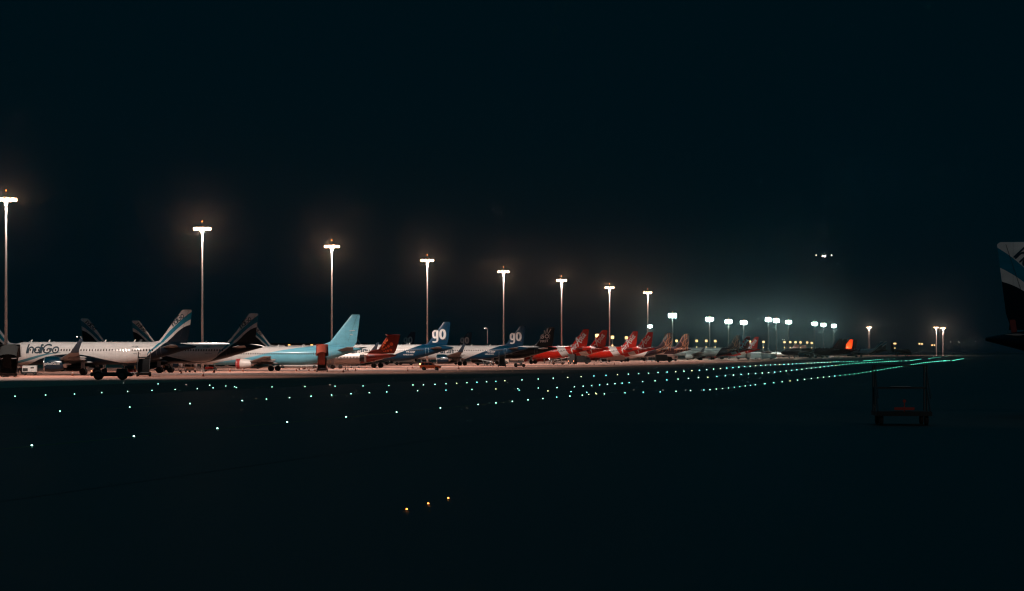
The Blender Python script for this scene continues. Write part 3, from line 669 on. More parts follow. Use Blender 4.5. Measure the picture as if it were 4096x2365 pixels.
# ------------------------------------------------------------------ floodlight masts
M_mast = mat('mast_steel', (.45, .42, .40), .5, metal=.2, noise=.1)
M_warm = mat('warm_lens', (1, .9, .8), .3, emit=(1, .52, .30), es=26)
M_cool = mat('cool_lens', (.9, 1, .95), .3, emit=(.70, 1, .90), es=40)
M_obst = mat('obstruction_lens', (1, .2, .05), .3, emit=(1, .25, .04), es=7)
def mast(H, warm, tiers=1, r=1.6, lw=.3, lh=.5, pm=None):
    root = link('floodlight_mast', None); top = H - .9
    mb = MB(); mb.tube((0, 0, 0), (0, 0, .5), .55, .5, 12); mb.tube((0, 0, .5), (0, 0, top - .5), .3, .15, 12); link('pole', mb.mesh('pole', pm or M_mast, True, R(40)), root)
    mb = MB()
    for i in range(16):
        a, b = 2 * math.pi * i / 16, 2 * math.pi * (i + 1) / 16
        mb.tube((r * math.cos(a), r * math.sin(a), H - .1), (r * math.cos(b), r * math.sin(b), H - .1), .06, None, 5)
    for i in range(4):
        a = math.pi / 2 * i; mb.tube((0, 0, H + .05), (r * math.cos(a), r * math.sin(a), H - .1), .05, None, 5)
        mb.tube((.1 * math.cos(a), .1 * math.sin(a), top - .5), (.5 * math.cos(a), .5 * math.sin(a), H - .05), .035, None, 5)
    mb.tube((0, 0, H), (0, 0, H + .9), .03, None, 6); link('headframe', mb.mesh('headframe', M_mast), root)
    hb = MB(); hb.box(-.14, .14, -lw, lw, -.1, .08, .03); hm = hb.mesh('floodlight', M_dark)
    lb = MB(); lb.box(-.1, .2, -lw * .9, lw * .9, -.103 - lh, -.103, 0, ch=.06); lm = lb.mesh('lens', M_warm if warm else M_cool)
    n = 10
    for t_ in range(tiers):
        for i in range(n):
            a = 2 * math.pi * (i + .5 * t_) / n
            fl = link('floodlight', hm, root, (r * math.cos(a), r * math.sin(a), H - .1 - t_ * (lh + .3)), (0, 0, a)); link('lens', lm, fl)
    ob = MB(); ob.lathe([(-.12, .05), (-.07, .10), (.07, .10), (.12, .03)], 'z', (0, 0, H + 1.1), 10); link('obstruction_lamp', ob.mesh('obstruction_lamp', M_obst, True), root)
    return root
def spot(parent, loc, P, col, aim, size, blend):
    l = bpy.data.lights.new('lamp_light', 'SPOT'); l.energy = P; l.color = col; l.spot_size = R(size); l.spot_blend = blend; l.shadow_soft_size = .45
    o = bpy.data.objects.new('lamp_light', l); C.objects.link(o); o.parent = parent; o.location = loc
    o.rotation_euler = Vector(aim).to_track_quat('-Z', 'Y').to_euler(); return o
def glare(m, P, col):          # added spot aimed towards the camera, makes the haze halo round the lamps
    spot(m, (0, -1.9, 29.6), P, col, (-math.sin(-ROW) * 0 - m.location.x / 8000, -1, .03), 26, .6)
def lamp(parent, loc, P, col):
    l = bpy.data.lights.new('lamp_light', 'POINT'); l.energy = P; l.color = col; l.shadow_soft_size = .45
    o = bpy.data.objects.new('lamp_light', l); C.objects.link(o); o.parent = parent; o.location = loc; return o
WARM = (1, .82, .72); COOL = (.82, 1.0, .92)
GM = 'floodlight masts along the apron'
near = ((24, 797), (809, 914), (1327, 985), (1709, 1041), (2014, 1086), (2246, 1121), (2438, 1150), (2591, 1170))
names = ['tallest warm floodlight mast, cut by the left edge of the photo', 'warm floodlight mast rising between the two striped tails', 'warm floodlight mast rising behind the light blue fin',
    'warm floodlight mast rising beside the first lit go fin', 'warm floodlight mast rising beside the second lit go fin', 'warm floodlight mast between the three-ray fin and the first bright red tail',
    'warm floodlight mast rising between the two bright red tails', 'small warm floodlight mast above the dim red tail, last before the cool white lamps']
mw = None
for i, (x, y) in enumerate(near):
    d = F * 176 / (4210 - x); H = CAMH + (HY - y) / F * d
    if mw is None: mw = mast(30, True); m = mw
    else: m = copy_tree(mw)
    m.location = Vector(((x - CX) / F * d, d, 0)); m.scale = (1, 1, (H + .35) / 30)
    tag(m, names[i], 'mast', GM)
LIGHTS = []
for i, (x, y) in enumerate(near):
    d = F * 176 / (4210 - x); H = CAMH + (HY - y) / F * d
    base = Vector(((x - CX) / F * d, d, 0)); LIGHTS.append((base, H, WARM, 2))
far = (((2690, 1257), 'brightest cool white mast, above the copper-patterned tails'), ((2838, 1272), 'cool white mast above the pale broadside airliner'), ((2914, 1282), 'cool white mast just left of the dark glinting fin'),
    ((2975, 1286), 'cool white mast above the red script tails at the row end'), ((3073, 1274), 'left one of the two merging cool white lamp glows'), ((3105, 1278), 'right one of the two merging cool white lamp glows'),
    ((3154, 1284), 'cool white mast right of the merging pair of glows'), ((3258, 1291), 'first of three cool white masts before the dark tails'), ((3294, 1296), 'middle of three cool white masts before the dark tails'),
    ((3335, 1300), 'last of three cool white masts before the dark tails'), ((2600, 1302), 'small cool white mast low behind the dim red script tail'))
mc = None
for (x, y), lb in far:
    d = F * 176 / (4210 - x) if x > 2600 else 2600
    if mc is None: mc = mast(30, False, 2, 1.6, .44, 1.05, mat('dimmed_mast_steel', (.10, .10, .10), .7, noise=.1)); m = mc  # mast steel darkened so lamp light on the far poles looks dim
    else: m = copy_tree(mc)
    H = CAMH + (HY - y) / F * d; b = Vector(((x - CX) / F * d, d, 0)); m.location = b; m.scale = (1, 1, (H + .35) / 30); tag(m, lb, 'mast', 'cool white masts far along the apron')
    
for (x, y), lb in (((3476, 1310), 'lone warm mast between the orange fin and the pale pair of tails'), ((3745, 1310), 'nearer of the twin warm masts at the far right'), ((3772, 1313), 'farther of the twin warm masts at the far right')):
    d = 2850 if x != 3476 else 2750
    H = CAMH + (HY - y) / F * d; b = Vector(((x - CX) / F * d, d, 0)); m = copy_tree(mw); m.location = b; m.scale = (1.25, 1.25, (H + .35) / 30); tag(m, lb, 'mast', 'warm masts beyond the far tails')
m = copy_tree(mw); m.location = (80, 120, 0); m.scale = (1, 1, 1); tag(m, 'floodlight mast of the near stand out on the right, lighting the big fin', 'mast', GM)
for m in [o for o in C.objects if o.name.startswith('floodlight_mast')]:
    lens = [c for c in m.children if c.name.startswith('floodlight')][0].children[0].data.materials[0]
    if m.location.y < 200: spot(m, (-.5, .5, 29.2), MAST_P * .24, WARM, Vector((34, 200, 9)) - Vector((80, 120, 29)), 48, .6)
    elif m.location.y < 1400 and lens == M_warm:
        k = math.tan(R(8 if m.location.y < 510 else 0)); spot(m, (.25, -.4, 29.3), MAST_P * (1.3 if m.location.y > 700 else 1), WARM, (-k * math.cos(ROW), k * math.sin(ROW), -1), 146, .25)
        glare(m, MAST_P * .036, (1, .54, .32))
    elif lens == M_warm: spot(m, (.2, -.4, 29.0), MAST_P * .8, WARM, (0, 0, -1), 150, .4); glare(m, MAST_P * .05, (1, .72, .55))
    else: spot(m, (0, -.3, 29.4), MAST_P * .75, COOL, (0, 0, -1), 156, .4); glare(m, MAST_P * .016, (.75, 1, .93))

# ------------------------------------------------------------------ taxiway lights
M_green = mat('green_lens', (.1, 1, .6), .3, emit=(.40, 1, .76), es=9)
M_farg = mat('far_green_lens', (.1, 1, .6), .3, emit=(.14, 1, .70), es=4)
M_cyan = mat('cyan_lens', (.1, .9, 1), .3, emit=(.22, .95, .88), es=8)
M_pale = mat('pale_lens', (.9, 1, .5), .3, emit=(.85, 1, .50), es=7)
M_orange = mat('amber_lens', (1, .4, .1), .3, emit=(1, .30, .06), es=9)
M_whitel = mat('white_lens', (1, .9, .8), .3, emit=(1, .85, .72), es=6)
_lm = {}
def light_mesh(m, r):
    if (m, r) in _lm: return _lm[(m, r)]
    mb = MB(); mb.lathe([(0, r * 1.15), (.03, r * 1.1), (.04, r * .95), (.041, .01)], 'z', (0, 0, .008), 10)
    lb = MB(); lb.lathe([(.05, r * .85), (.05 + r * .5, r * .8), (.05 + r * .95, r * .45), (.05 + r * 1.05, .01)], 'z', (0, 0, 0), 10)
    _lm[(m, r)] = (mb.mesh('base', M_grey), lb.mesh('lens', m, True)); return _lm[(m, r)]
def taxi(x, y, m, row, label, k=1.0):
    p = ground_pt(x, y); r = max(.05, p.y * (.00015 if p.y < 900 else .00015 - min(1, (p.y - 900) / 1300) * .000125)) * k; r = round(r, 2)
    a, b = light_mesh(m, r)
    o = tag(link('taxiway_light', None, None, p), label, 'taxiway light', row)
    link('base', a, o); link('lens', b, o)
def z(ox, oy, s, pts): return [(ox + a / s, oy + b / s) for a, b in pts]
k1, k2 = 2.522, 3.603
rowA = z(0, 1500, k1, [(321, 726), (1350, 631), (2193, 551)]) + z(800, 1480, k1, [(879, 537), (1473, 484), (1983, 436)]) + z(1700, 1440, k1, [(155, 494), (537, 459), (715, 443), (881, 427), (1039, 411), (1188, 398), (1328, 384), (1461, 373), (1588, 364), (1810, 350)]) \
  + z(2500, 1400, k1, [(0, 440), (184, 434), (356, 430), (515, 424), (661, 417), (796, 411), (857, 407), (922, 402), (984, 396), (1045, 390), (1103, 383), (1158, 377), (1212, 370), (1265, 364), (1315, 358), (1412, 348), (1501, 337), (1586, 327), (1665, 318), (1741, 310), (1812, 302), (1880, 294), (1944, 287), (2004, 280), (2062, 275), (2117, 268), (2169, 262), (2220, 257), (2267, 251), (2313, 246), (2356, 241), (2398, 234), (2438, 227), (2477, 221)]) \
  + z(3300, 1340, k2, [(709, 524), (760, 516), (809, 508), (855, 499), (901, 491), (945, 485), (987, 479), (1027, 471), (1067, 465), (1105, 458), (1142, 451), (1177, 446), (1211, 440), (1244, 435), (1276, 430), (1308, 425), (1338, 420), (1367, 415), (1395, 411), (1423, 406), (1450, 403), (1477, 400), (1502, 397), (1527, 394), (1552, 391), (1577, 390), (1600, 387), (1622, 385), (1640, 384), (1658, 382), (1676, 381)] + [(1702 + 9 * i, 380 - .5 * i) for i in range(6)] + [(1772, 376), (1792, 374)] + [(1840 + 11 * i, 373 - 2 * i) for i in range(15)])
rowB = z(0, 1500, k1, [(606, 376), (1308, 334), (1916, 298), (2443, 267)]) + z(800, 1480, k1, [(426, 318), (671, 303), (903, 288), (1121, 273), (1328, 261), (1523, 248), (1708, 237), (1884, 229), (2195, 217), (2481, 211)]) + z(1700, 1440, k1, [(474, 304), (715, 300), (936, 296), (1142, 290), (1332, 285), (1509, 277), (1596, 271), (1681, 265), (1762, 258), (1841, 252), (1916, 246), (1989, 240), (2060, 236), (2195, 225), (2321, 217), (2440, 208)]) \
  + z(2500, 1400, k1, [(535, 300), (641, 293), (741, 285), (836, 280), (927, 271), (1013, 265), (1095, 259), (1172, 253), (1246, 247), (1317, 243), (1384, 238), (1449, 233), (1510, 228), (1569, 222), (1626, 216), (1681, 210), (1733, 204), (1784, 199), (1832, 193), (1879, 188), (1924, 183), (1968, 178), (2009, 173), (2050, 168), (2088, 163), (2126, 160), (2163, 156), (2198, 151), (2233, 148), (2266, 145), (2297, 142), (2329, 139), (2359, 138), (2389, 135), (2417, 134), (2445, 132), (2471, 131), (2498, 130)]) \
  + z(3300, 1340, k2, [(722, 399), (757, 397), (792, 395), (824, 393), (860, 391), (887, 389), (915, 387), (940, 385), (979, 385), (1001, 384), (1024, 383), (1050, 381), (1104, 380), (1155, 378), (1180, 377)] + [(1228 + 14 * i, 374 - 2 * i) for i in range(12)] + [(1492 + 16 * i, 343 - 1.8 * i) for i in range(30)])
rowC = z(0, 1500, k1, [(151, 223), (460, 211), (752, 201), (1026, 186), (1287, 174), (1533, 163), (1768, 153), (1991, 144), (2150, 137), (2278, 118), (2115, 110), (1595, 97), (2366, 124), (2384, 134)]) + z(800, 1480, k1, [(727, 178), (1059, 173), (1362, 170), (1645, 168), (1905, 163), (2148, 158), (2255, 156), (2370, 152), (2482, 146)]) \
  + z(1700, 1440, k1, [(320, 241), (423, 236), (524, 231), (621, 225), (715, 221), (805, 216), (978, 208), (1142, 198), (1294, 190), (1439, 182), (1575, 175), (1704, 167), (1826, 160), (1942, 154), (2052, 149), (2156, 144), (2256, 139), (2351, 132), (2443, 127), (949, 311), (1240, 320), (1474, 327), (1632, 334)]) \
  + z(2500, 1400, k1, [(512, 224), (595, 219), (674, 215), (751, 210), (824, 204), (894, 198), (962, 192), (1027, 187), (1089, 182), (1149, 177), (1207, 172), (1263, 168), (1317, 163), (1369, 160), (1419, 157), (1467, 156), (1514, 153), (1560, 151), (1604, 149), (1647, 147), (1689, 145), (1729, 143), (1768, 141), (1806, 139), (1842, 138), (1878, 137), (1913, 135), (1947, 133), (1980, 131), (2012, 129), (2043, 128), (2072, 127), (2108, 124), (2133, 123), (2157, 122), (2205, 122), (2240, 120), (2262, 119), (2282, 118), (2302, 118), (2347, 116)] + [(2405 + 12 * i, 114 - i) for i in range(8)]) \
  + z(3300, 1340, k2, [(699, 366), (727, 362), (754, 359), (779, 356), (803, 355), (833, 352), (914, 350), (997, 347)])
lab = ('green taxiway light in the lowest of the three rows on the dark ground', 'green taxiway light in the middle of the three rows on the dark ground', 'green or pale taxiway light in the upper row beside the lit apron')
grp = ('lowest row of taxiway lights', 'middle row of taxiway lights', 'upper row of taxiway lights')
random.seed(11)
for j, row in enumerate((rowA, rowB, rowC)):
    for i, (x, y) in enumerate(row):
        m = M_green
        if x > 1700:
            q = random.random(); m = M_cyan if q < .35 else (M_pale if q < (.62 if j == 2 else .45) and x < 3400 else M_green)
        if x > 3350: m = M_farg
        taxi(x, y, m, grp[j], lab[j])
for (x, y) in z(1700, 1440, k1, [(1652, 355), (1721, 341), (1730, 349)]): taxi(x, y, M_pale, 'pale white taxiway lights', 'pale white taxiway light just above the lowest green row', .8)
for (x, y) in ((1627, 2046), (1713, 2023), (1793, 2001)): taxi(x, y, M_orange, 'amber ground lights', 'amber ground light alone on the near dark pavement', .55)
for (x, y) in ((494, 1534), (744, 1541), (1320, 1542), (2536, 1562), (2652, 1563), (2743, 1563), (2806, 1563)): taxi(x, y, M_whitel, 'tiny white ground lights', 'tiny white ground light off the green rows', .45)

# ------------------------------------------------------------------ stand signs on poles
M_sign = mat('amber_sign_face', (1, .6, .25), .4, emit=(1, .60, .25), es=2.0)
M_blk = mat('black_housing', (.02, .02, .02), .6)
def stand_sign(double, low):
    root = link('stand_sign', None)
    mb = MB(); mb.tube((0, .25, 0), (0, .25, 11.4), .13, .1, 8); link('pole', mb.mesh('pole', M_zinc), root)
    mb = MB(); mb.box(-.75, .75, .02, .2, 9.8, 11.2); f = link('sign_box', mb.mesh('sign_box', M_blk), root)
    mb = MB(); mb.box(-.68, .68, -.02, .02, 9.87, 11.13); link('sign_face', mb.mesh('sign_face', M_sign), f)
    if low:
        mb = MB(); mb.box(-.4 * (2 if double else 1), .4 * (2 if double else 1), .0, .2, 6.4, 7.2); f = link('sign_box', mb.mesh('sign_box', M_blk), root)
        mb = MB(); mb.box(-.33 * (2 if double else 1), .33 * (2 if double else 1), -.03, .0, 6.47, 7.13); link('sign_face', mb.mesh('sign_face', M_sign), f)
    return root
s1 = stand_sign(False, True); s2 = stand_sign(False, False); first = {1: True, 2: True}
sg = [(2388.6, 1343, 2, 'square lit stand sign touching the dim red fin between the two bright red tails'), (2449.7, 1349.5, 1, 'square lit stand sign with small lower box beside the tall mast pole'), (2505.7, 1352, 2, 'square lit stand sign half hidden by the farther bright red fin'),
 (2661, 1363, 2, 'small lit sign touching the left edge of the copper-patterned fin'), (2706.5, 1363.7, 2, 'square lit stand sign between the two copper-patterned fins'), (2786.7, 1364, 1, 'first of three lit stand signs above the pale broadside fuselage'),
 (2825, 1364, 1, 'middle of three lit stand signs above the pale broadside fuselage'), (2861, 1364.6, 1, 'last of three lit stand signs above the pale broadside fuselage'), (3000, 1366.5, 2, 'lit stand sign between the last two red script fins'), (3054, 1368, 1, 'lone lit stand sign right of the last red script fin'),
 (3138, 1369, 1, 'first of six lit stand signs above the far turboprops'), (3161, 1369, 1, 'second of six lit stand signs above the far turboprops'), (3182, 1369, 1, 'third of six lit stand signs above the far turboprops'), (3202, 1370, 1, 'fourth of six lit stand signs above the far turboprops'),
 (3229, 1370.6, 2, 'fifth of six lit stand signs above the far turboprops'), (3246.7, 1372, 1, 'last of six lit stand signs above the far turboprops'), (3579.5, 1374.7, 1, 'wide lit sign with second lower panel beside the nose-on airliner'),
 (3678, 1375.5, 2, 'left one of the paired lit signs right of the nose-on airliner'), (3688, 1376, 2, 'right one of the paired lit signs right of the nose-on airliner'), (3728.5, 1381, 2, 'left one of the lower paired lit signs near the twin masts'), (3738, 1381, 2, 'right one of the lower paired lit signs near the twin masts')]
for (x, y, k, lb) in sg:
    src = s1 if k == 1 else s2; d = min(6.2 * F / (HY - y), 2700); hz = CAMH + (HY - y) / F * d
    o = src if first[k] else copy_tree(src); first[k] = False
    o.location = ((x - CX) / F * d, d, 0); o.scale = (1.0 if x != 3579.5 else 1.6, 1, hz / 10.5); tag(o, lb, 'sign', 'lit stand signs on poles')

# small lamp posts
M_spotw = mat('small_white_lamp', (1, .95, .85), .3, emit=(1, .92, .80), es=25)
def lamp_post(H, r):
    root = link('lamp_post', None); mb = MB(); mb.tube((0, 0, 0), (0, 0, H), .09, .06, 8); mb.tube((0, 0, H), (-.9, 0, H + .2), .05, None, 6); link('pole', mb.mesh('pole', M_zinc), root)
    mb = MB(); mb.lathe([(-.2, .1), (0, .3), (.15, .1)], 'z', (-.9, 0, H + .2), 10); h = link('lamp_head', mb.mesh('lamp_head', M_blk), root)
    mb = MB(); mb.lathe([(-.45 * r, .06), (-.35 * r, .22 * r), (-.18, .28 * r)], 'z', (-.9, 0, H + .2), 10); link('lens', mb.mesh('lens', M_spotw, True), h); return root
lp = lamp_post(12, .55)
for i, (x, y, d, lb) in enumerate(((1938, 1314, 950, 'slim lamp post with tiny white light above the white fuselage'), (3805, 1367.5, 2300, 'first of three small white lamps right of the twin masts'), (3838, 1369.4, 2300, 'middle of three small white lamps right of the twin masts'), (3905, 1366.5, 2300, 'last of three small white lamps right of the twin masts'),
        (3133, 1358, 2100, 'left small white lamp above the far turboprop signs'), (3142, 1357, 2100, 'right small white lamp above the far turboprop signs'), (308, 1347, 620, 'lamp post with tiny light behind the white fuselage near its raised winglet'))):
    o = lp if i == 0 else copy_tree(lp); hz = CAMH + (HY - y) / F * d; o.location = ((x - CX) / F * d + .9, d, 0); o.scale = (1 if d < 1000 else 1.6, 1 if d < 1000 else 1.6, hz / 12); tag(o, lb, 'lamp', 'small lamp posts')

# ------------------------------------------------------------------ terminal behind
M_wall = mat('dark_cladding', (.10, .085, .075), .7, noise=.2, nscale=.3); M_amb = mat('amber_window', (1, .6, .2), .4, emit=(1, .55, .14), es=2.2)
def building(x0, x1, ytop, d, label, lits, name='terminal_building'):
    a = (x0 - CX) / F * d; b = (x1 - CX) / F * d; H = CAMH + (HY - ytop) / F * d
    root = thing(name, ((a + b) / 2, d, 0), 0, label, 'building'); hw = (b - a) / 2
    mb = MB(); mb.box(-hw, hw, 0, 22, 0, H - .5); link('wall', mb.mesh('wall', M_wall), root)
    mb = MB(); mb.box(-hw - .8, hw + .8, -.8, 22.8, H - .497, H); link('roof', mb.mesh('roof', M_dark), root)
    for x, y0, y1, wd in lits:
        zc0 = CAMH + (HY - y1) / F * d; zc1 = CAMH + (HY - y0) / F * d; X = (x - CX) / F * d - (a + b) / 2
        fr = MB(); fr.box(X - wd / 2 - .15, X + wd / 2 + .15, -.06, -.003, zc0 - .15, zc1 + .15); f = link('window', fr.mesh('window', M_blk), root)
        gl = MB(); gl.box(X - wd / 2, X + wd / 2, -.12, -.063, zc0, zc1); link('pane', gl.mesh('pane', M_amb), f)
    for i in range(int(hw / 6)):
        mb = MB(); X = -hw + 3 + i * 12; mb.box(X, X + .5, -.35, -.003, 0, H - .5); link('column', mb.mesh('column', M_grey), root)
    return root
building(1065, 1460, 1373, 1250, 'low dark terminal block with amber lit windows behind the light blue airliner', [(1071, 1375, 1387, 1.0), (1157, 1375, 1386, .9), (1247, 1375, 1388, 1.0)])
building(2100, 2700, 1396, 1500, 'long low dark building far behind the red tails', [(2200 + 60 * i, 1398, 1401, 1.4) for i in range(7)])
building(3222, 3318, 1397, 2250, 'low pale-roofed building far behind the turboprops', [(3235 + 20 * i, 1400, 1403, 2) for i in range(4)])

# ------------------------------------------------------------------ people
def skin_mesh(name, verts, edges, radii, m, root=0, sub=1):
    me = bpy.data.meshes.new(name); me.from_pydata(verts, edges, []); o = bpy.data.objects.new(name, me); C.objects.link(o)
    sk = o.modifiers.new('s', 'SKIN'); sk.use_smooth_shade = True
    for i, r in enumerate(radii): me.skin_vertices[0].data[i].radius = (r, r * .8) if isinstance(r, float) else r
    me.skin_vertices[0].data[root].use_root = True
    sd = o.modifiers.new('d', 'SUBSURF'); sd.levels = sub; sd.render_levels = sub
    dg = bpy.context.evaluated_depsgraph_get(); dg.update()
    out = bpy.data.meshes.new_from_object(o.evaluated_get(dg)); out.name = name; out.materials.clear(); out.materials.append(m)
    bpy.data.objects.remove(o); bpy.data.meshes.remove(me); return out
M_skin = mat('skin', (.28, .16, .10), .6); M_hair = mat('hair', (.012, .01, .01), .7)
def person_meshes(pose, top, bottom):
    a = {'stand': (.0, .0, .05), 'walk': (.28, -.25, .3), 'work': (.05, -.05, .55)}[pose]; f, bk, arm = a
    V = [(0, 0, .92), (0, 0, 1.15), (0, 0, 1.38), (0, 0, 1.50), (.01, 0, 1.60), (.02, 0, 1.70),
         (0, .19, 1.40), (arm * .3, .24, 1.15), (arm * .3 + .08 + arm * .4, .24, .93 + arm * .25), (0, -.19, 1.40), (-arm * .3, -.24, 1.15), (-arm * .2 + .06, -.24, .93),
         (0, .10, .88), (f * .5, .11, .50), (f * .9 - .03, .11, .09), (f * .9 + .12, .11, .04), (0, -.10, .88), (bk * .5 + .04, -.11, .50), (bk * .9 - .03, -.11, .09), (bk * .9 + .12, -.11, .04)]
    E = [(0, 1), (1, 2), (2, 3), (3, 4), (4, 5), (2, 6), (6, 7), (7, 8), (2, 9), (9, 10), (10, 11), (0, 12), (12, 13), (13, 14), (14, 15), (0, 16), (16, 17), (17, 18), (18, 19)]
    rad = [.13, .12, .13, .055, .085, .075, .055, .042, .03, .055, .042, .03, .085, .06, .04, .035, .085, .06, .04, .035]
    body = skin_mesh('body', V, E, [float(r) for r in rad], M_skin)
    # hands: short finger chains
    mbh = MB()
    for s, hp in ((1, V[8]), (-1, V[11])):
        for k in range(4): mbh.tube((hp[0] + (k - 1.5) * .02, hp[1], hp[2]), (hp[0] + (k - 1.5) * .024 + .01, hp[1] - s * .01, hp[2] - .085 - (.01 if k in (1, 2) else 0)), .009, .007, 5)
        mbh.tube((hp[0] + .02, hp[1], hp[2] + .01), (hp[0] + .055, hp[1] - s * .01, hp[2] - .04), .01, .008, 5)
    sh = skin_mesh('shirt', [V[i] for i in (0, 1, 2, 6, 7, 9, 10)] + [tuple(Vector(V[7]).lerp(Vector(V[8]), .7)), tuple(Vector(V[10]).lerp(Vector(V[11]), .7))], [(0, 1), (1, 2), (2, 3), (3, 4), (2, 5), (5, 6), (4, 7), (6, 8)], [.15, .14, .15, .07, .058, .07, .058, .048, .048], top)
    tr = skin_mesh('trousers', [V[i] for i in (0, 12, 13, 14, 16, 17, 18)], [(0, 1), (1, 2), (2, 3), (0, 4), (4, 5), (5, 6)], [.145, .1, .078, .06, .1, .078, .06], bottom)
    hb = MB(); hb.lathe([(-.02, .085), (.04, .1), (.09, .085), (.125, .04), (.13, .005)], 'z', (.0, 0, 1.66), 12)
    hands = mbh.mesh('hands', M_skin, True)
    return body, sh, tr, hb.mesh('hair', M_hair, True), hands
PC = {}
tops = {'white': mat('white_cloth', (.7, .62, .55), .9), 'red': mat('red_cloth', (.4, .04, .03), .9), 'orange': mat('hi_vis_cloth', (.8, .3, .06), .8), 'dark': mat('dark_cloth', (.03, .03, .035), .9), 'tan': mat('tan_cloth', (.5, .3, .2), .9)}
bots = {'dark': tops['dark'], 'blue': mat('blue_denim', (.04, .06, .12), .9), 'tan': tops['tan']}
def person(loc, rz, pose, top, bot, label, group=None, sc_=1):
    k = (pose, top, bot)
    if k not in PC: PC[k] = person_meshes(pose, tops[top], bots[bot])
    b, s, t_, h, hd = PC[k]
    # body is the thing's own mesh so it stays continuous
    o = tag(link('person', None, None, loc, (0, 0, rz)), label, 'person', group); o.scale = (sc_,) * 3
    for nm, me in (('body', b), ('shirt', s), ('trousers', t_), ('hair', h), ('hands', hd)): link(nm, me, o)
    return o
# boarding queue beyond the near steps at the left
random.seed(5)
qcol = ['white', 'red', 'tan', 'white', 'orange', 'red', 'white', 'tan', 'white', 'white', 'red', 'tan']
adj = ['first', 'second', 'third', 'fourth', 'fifth', 'sixth', 'seventh', 'eighth', 'ninth', 'tenth', 'eleventh', 'last']
for i in range(12):
    p = ground_pt(28 + i * 5.6, 1491 + (i % 3)); person(p, R(180 + random.uniform(-30, 30)), 'stand' if i % 3 else 'walk', qcol[i], random.choice(['dark', 'blue', 'tan']),
        f'{adj[i]} person from the left in the boarding queue, {qcol[i]} top', 'people queueing to board', random.uniform(.93, 1.05))
for (x, y, pose, tp, rz, lb) in ((1973, 1467, 'stand', 'tan', 90, 'person in tan top standing just left of the airstair'), (2021, 1468, 'work', 'dark', 200, 'dark-clothed person bending at the right of the airstair'),
        (2197, 1459, 'stand', 'dark', 270, 'person holding up a bright torch in front of the red fuselage'), (656, 1491, 'walk', 'orange', 20, 'person in orange vest below the shaded striped airliner'), (676, 1492, 'stand', 'white', 200, 'person in white top below the shaded striped airliner'),
        (1650, 1463, 'stand', 'dark', 100, 'dark-clothed person standing between the lit vans and the orange car'), (1690, 1462, 'stand', 'white', 100, 'person in white top behind the orange car'), (2178, 1458, 'walk', 'dark', 0, 'dark-clothed person walking left of the torch bearer'),
        (540, 1496, 'stand', 'orange', 0, 'person in orange vest beside the low trolley under the white fuselage')):
    person(ground_pt(x, y), R(rz), pose, tp, 'dark', lb)
torch = MB(); torch.lathe([(-.12, .03), (.0, .05), (.05, .14), (.15, .14), (.2, .03)], 'z', (0, 0, 0), 8)
p = ground_pt(2197, 1459); tag(link('torch', torch.mesh('torch', M_spotw, True), None, (p.x, p.y - .3, 1.85)), 'small bright torch held up in front of the red fuselage', 'torch')

# ------------------------------------------------------------------ vehicles and ground equipment
def wheel(parent, x, y, r, w_=.22):
    mb = MB(); mb.lathe([(-w_ / 2, r * .75), (-w_ / 2 + .03, r * .97), (0, r), (w_ / 2 - .03, r * .97), (w_ / 2, r * .75)], 'y', (x, y, r), 18); o = link('wheel', mb.mesh('wheel', M_tyre, True, R(50)), parent)
    mb = MB(); s = 1 if y > 0 else -1; mb.lathe([(-.02, r * .55), (.02, r * .5), (.03, r * .12), (.04, .01)], 'y', (x, y + s * w_ / 2 if s > 0 else y - w_ / 2 - .04, r), 12); link('rim', mb.mesh('rim', mat('dull_rim', (.06, .06, .06), .5), True, R(50)), o)
M_redl = mat('red_tail_lamp', (1, .1, .05), .4, emit=(1, .30, .12), es=5)
M_ambl = mat('amber_beacon', (1, .5, .1), .4, emit=(1, .38, .07), es=16)
M_headl = mat('head_lamp', (1, .95, .85), .3, emit=(1, .9, .75), es=8)
def lampbit(parent, name, x, y, z_, m, r=.09):
    mb = MB(); mb.lathe([(-r, r * .3), (-r * .6, r * .8), (0, r), (r * .6, r * .8), (r, r * .3)], 'x', (x, y, z_), 10); return link(name, mb.mesh(name, m, True), parent)
# orange estate car
M_car = mat('orange_car_paint', (.80, .12, .02), .35, coat=.3)
car = thing('parked_car', ground_pt(1722, 1481), R(-8), 'orange four-wheel-drive car with amber beacon, driving right on the apron', 'car')
mb = MB()
for s in (1,):
    mb.prism([(-2.3, .45), (-2.35, .95), (-2.2, 1.1), (-2.1, 1.12), (1.1, 1.1), (2.1, 1.0), (2.35, .8), (2.35, .45), (1.95, .4), (1.85, .62), (1.6, .75), (1.3, .75), (1.05, .6), (.95, .38), (-.95, .38), (-1.05, .6), (-1.3, .75), (-1.6, .75), (-1.85, .6), (-1.95, .42)], -.92, .92)
link('body', mb.mesh('body', M_car), car)
mb = MB(); mb.add([(-2.2, -.86, 1.1), (1.0, -.86, 1.1), (.35, -.7, 1.72), (-2.0, -.7, 1.74), (-2.2, .86, 1.1), (1.0, .86, 1.1), (.35, .7, 1.72), (-2.0, .7, 1.74)], [(0, 1, 2, 3), (7, 6, 5, 4), (1, 5, 6, 2), (0, 3, 7, 4), (3, 2, 6, 7)])
cab = link('cabin', mb.mesh('cabin', M_car), car)
for side in (-1, 1):
    for (a, b, c_, d) in ((-2.02, -1.2, -1.9, -1.2), (-1.12, -.3, -1.12, -.3), (-.22, .72, -.22, .3)):
        mb = MB(); mb.add([(a, side * .865, 1.14), (b, side * .865, 1.14), (d, side * .745, 1.64), (c_, side * .745, 1.64)], [(0, 1, 2, 3)]); link('window', mb.mesh('window', M_glass), cab)
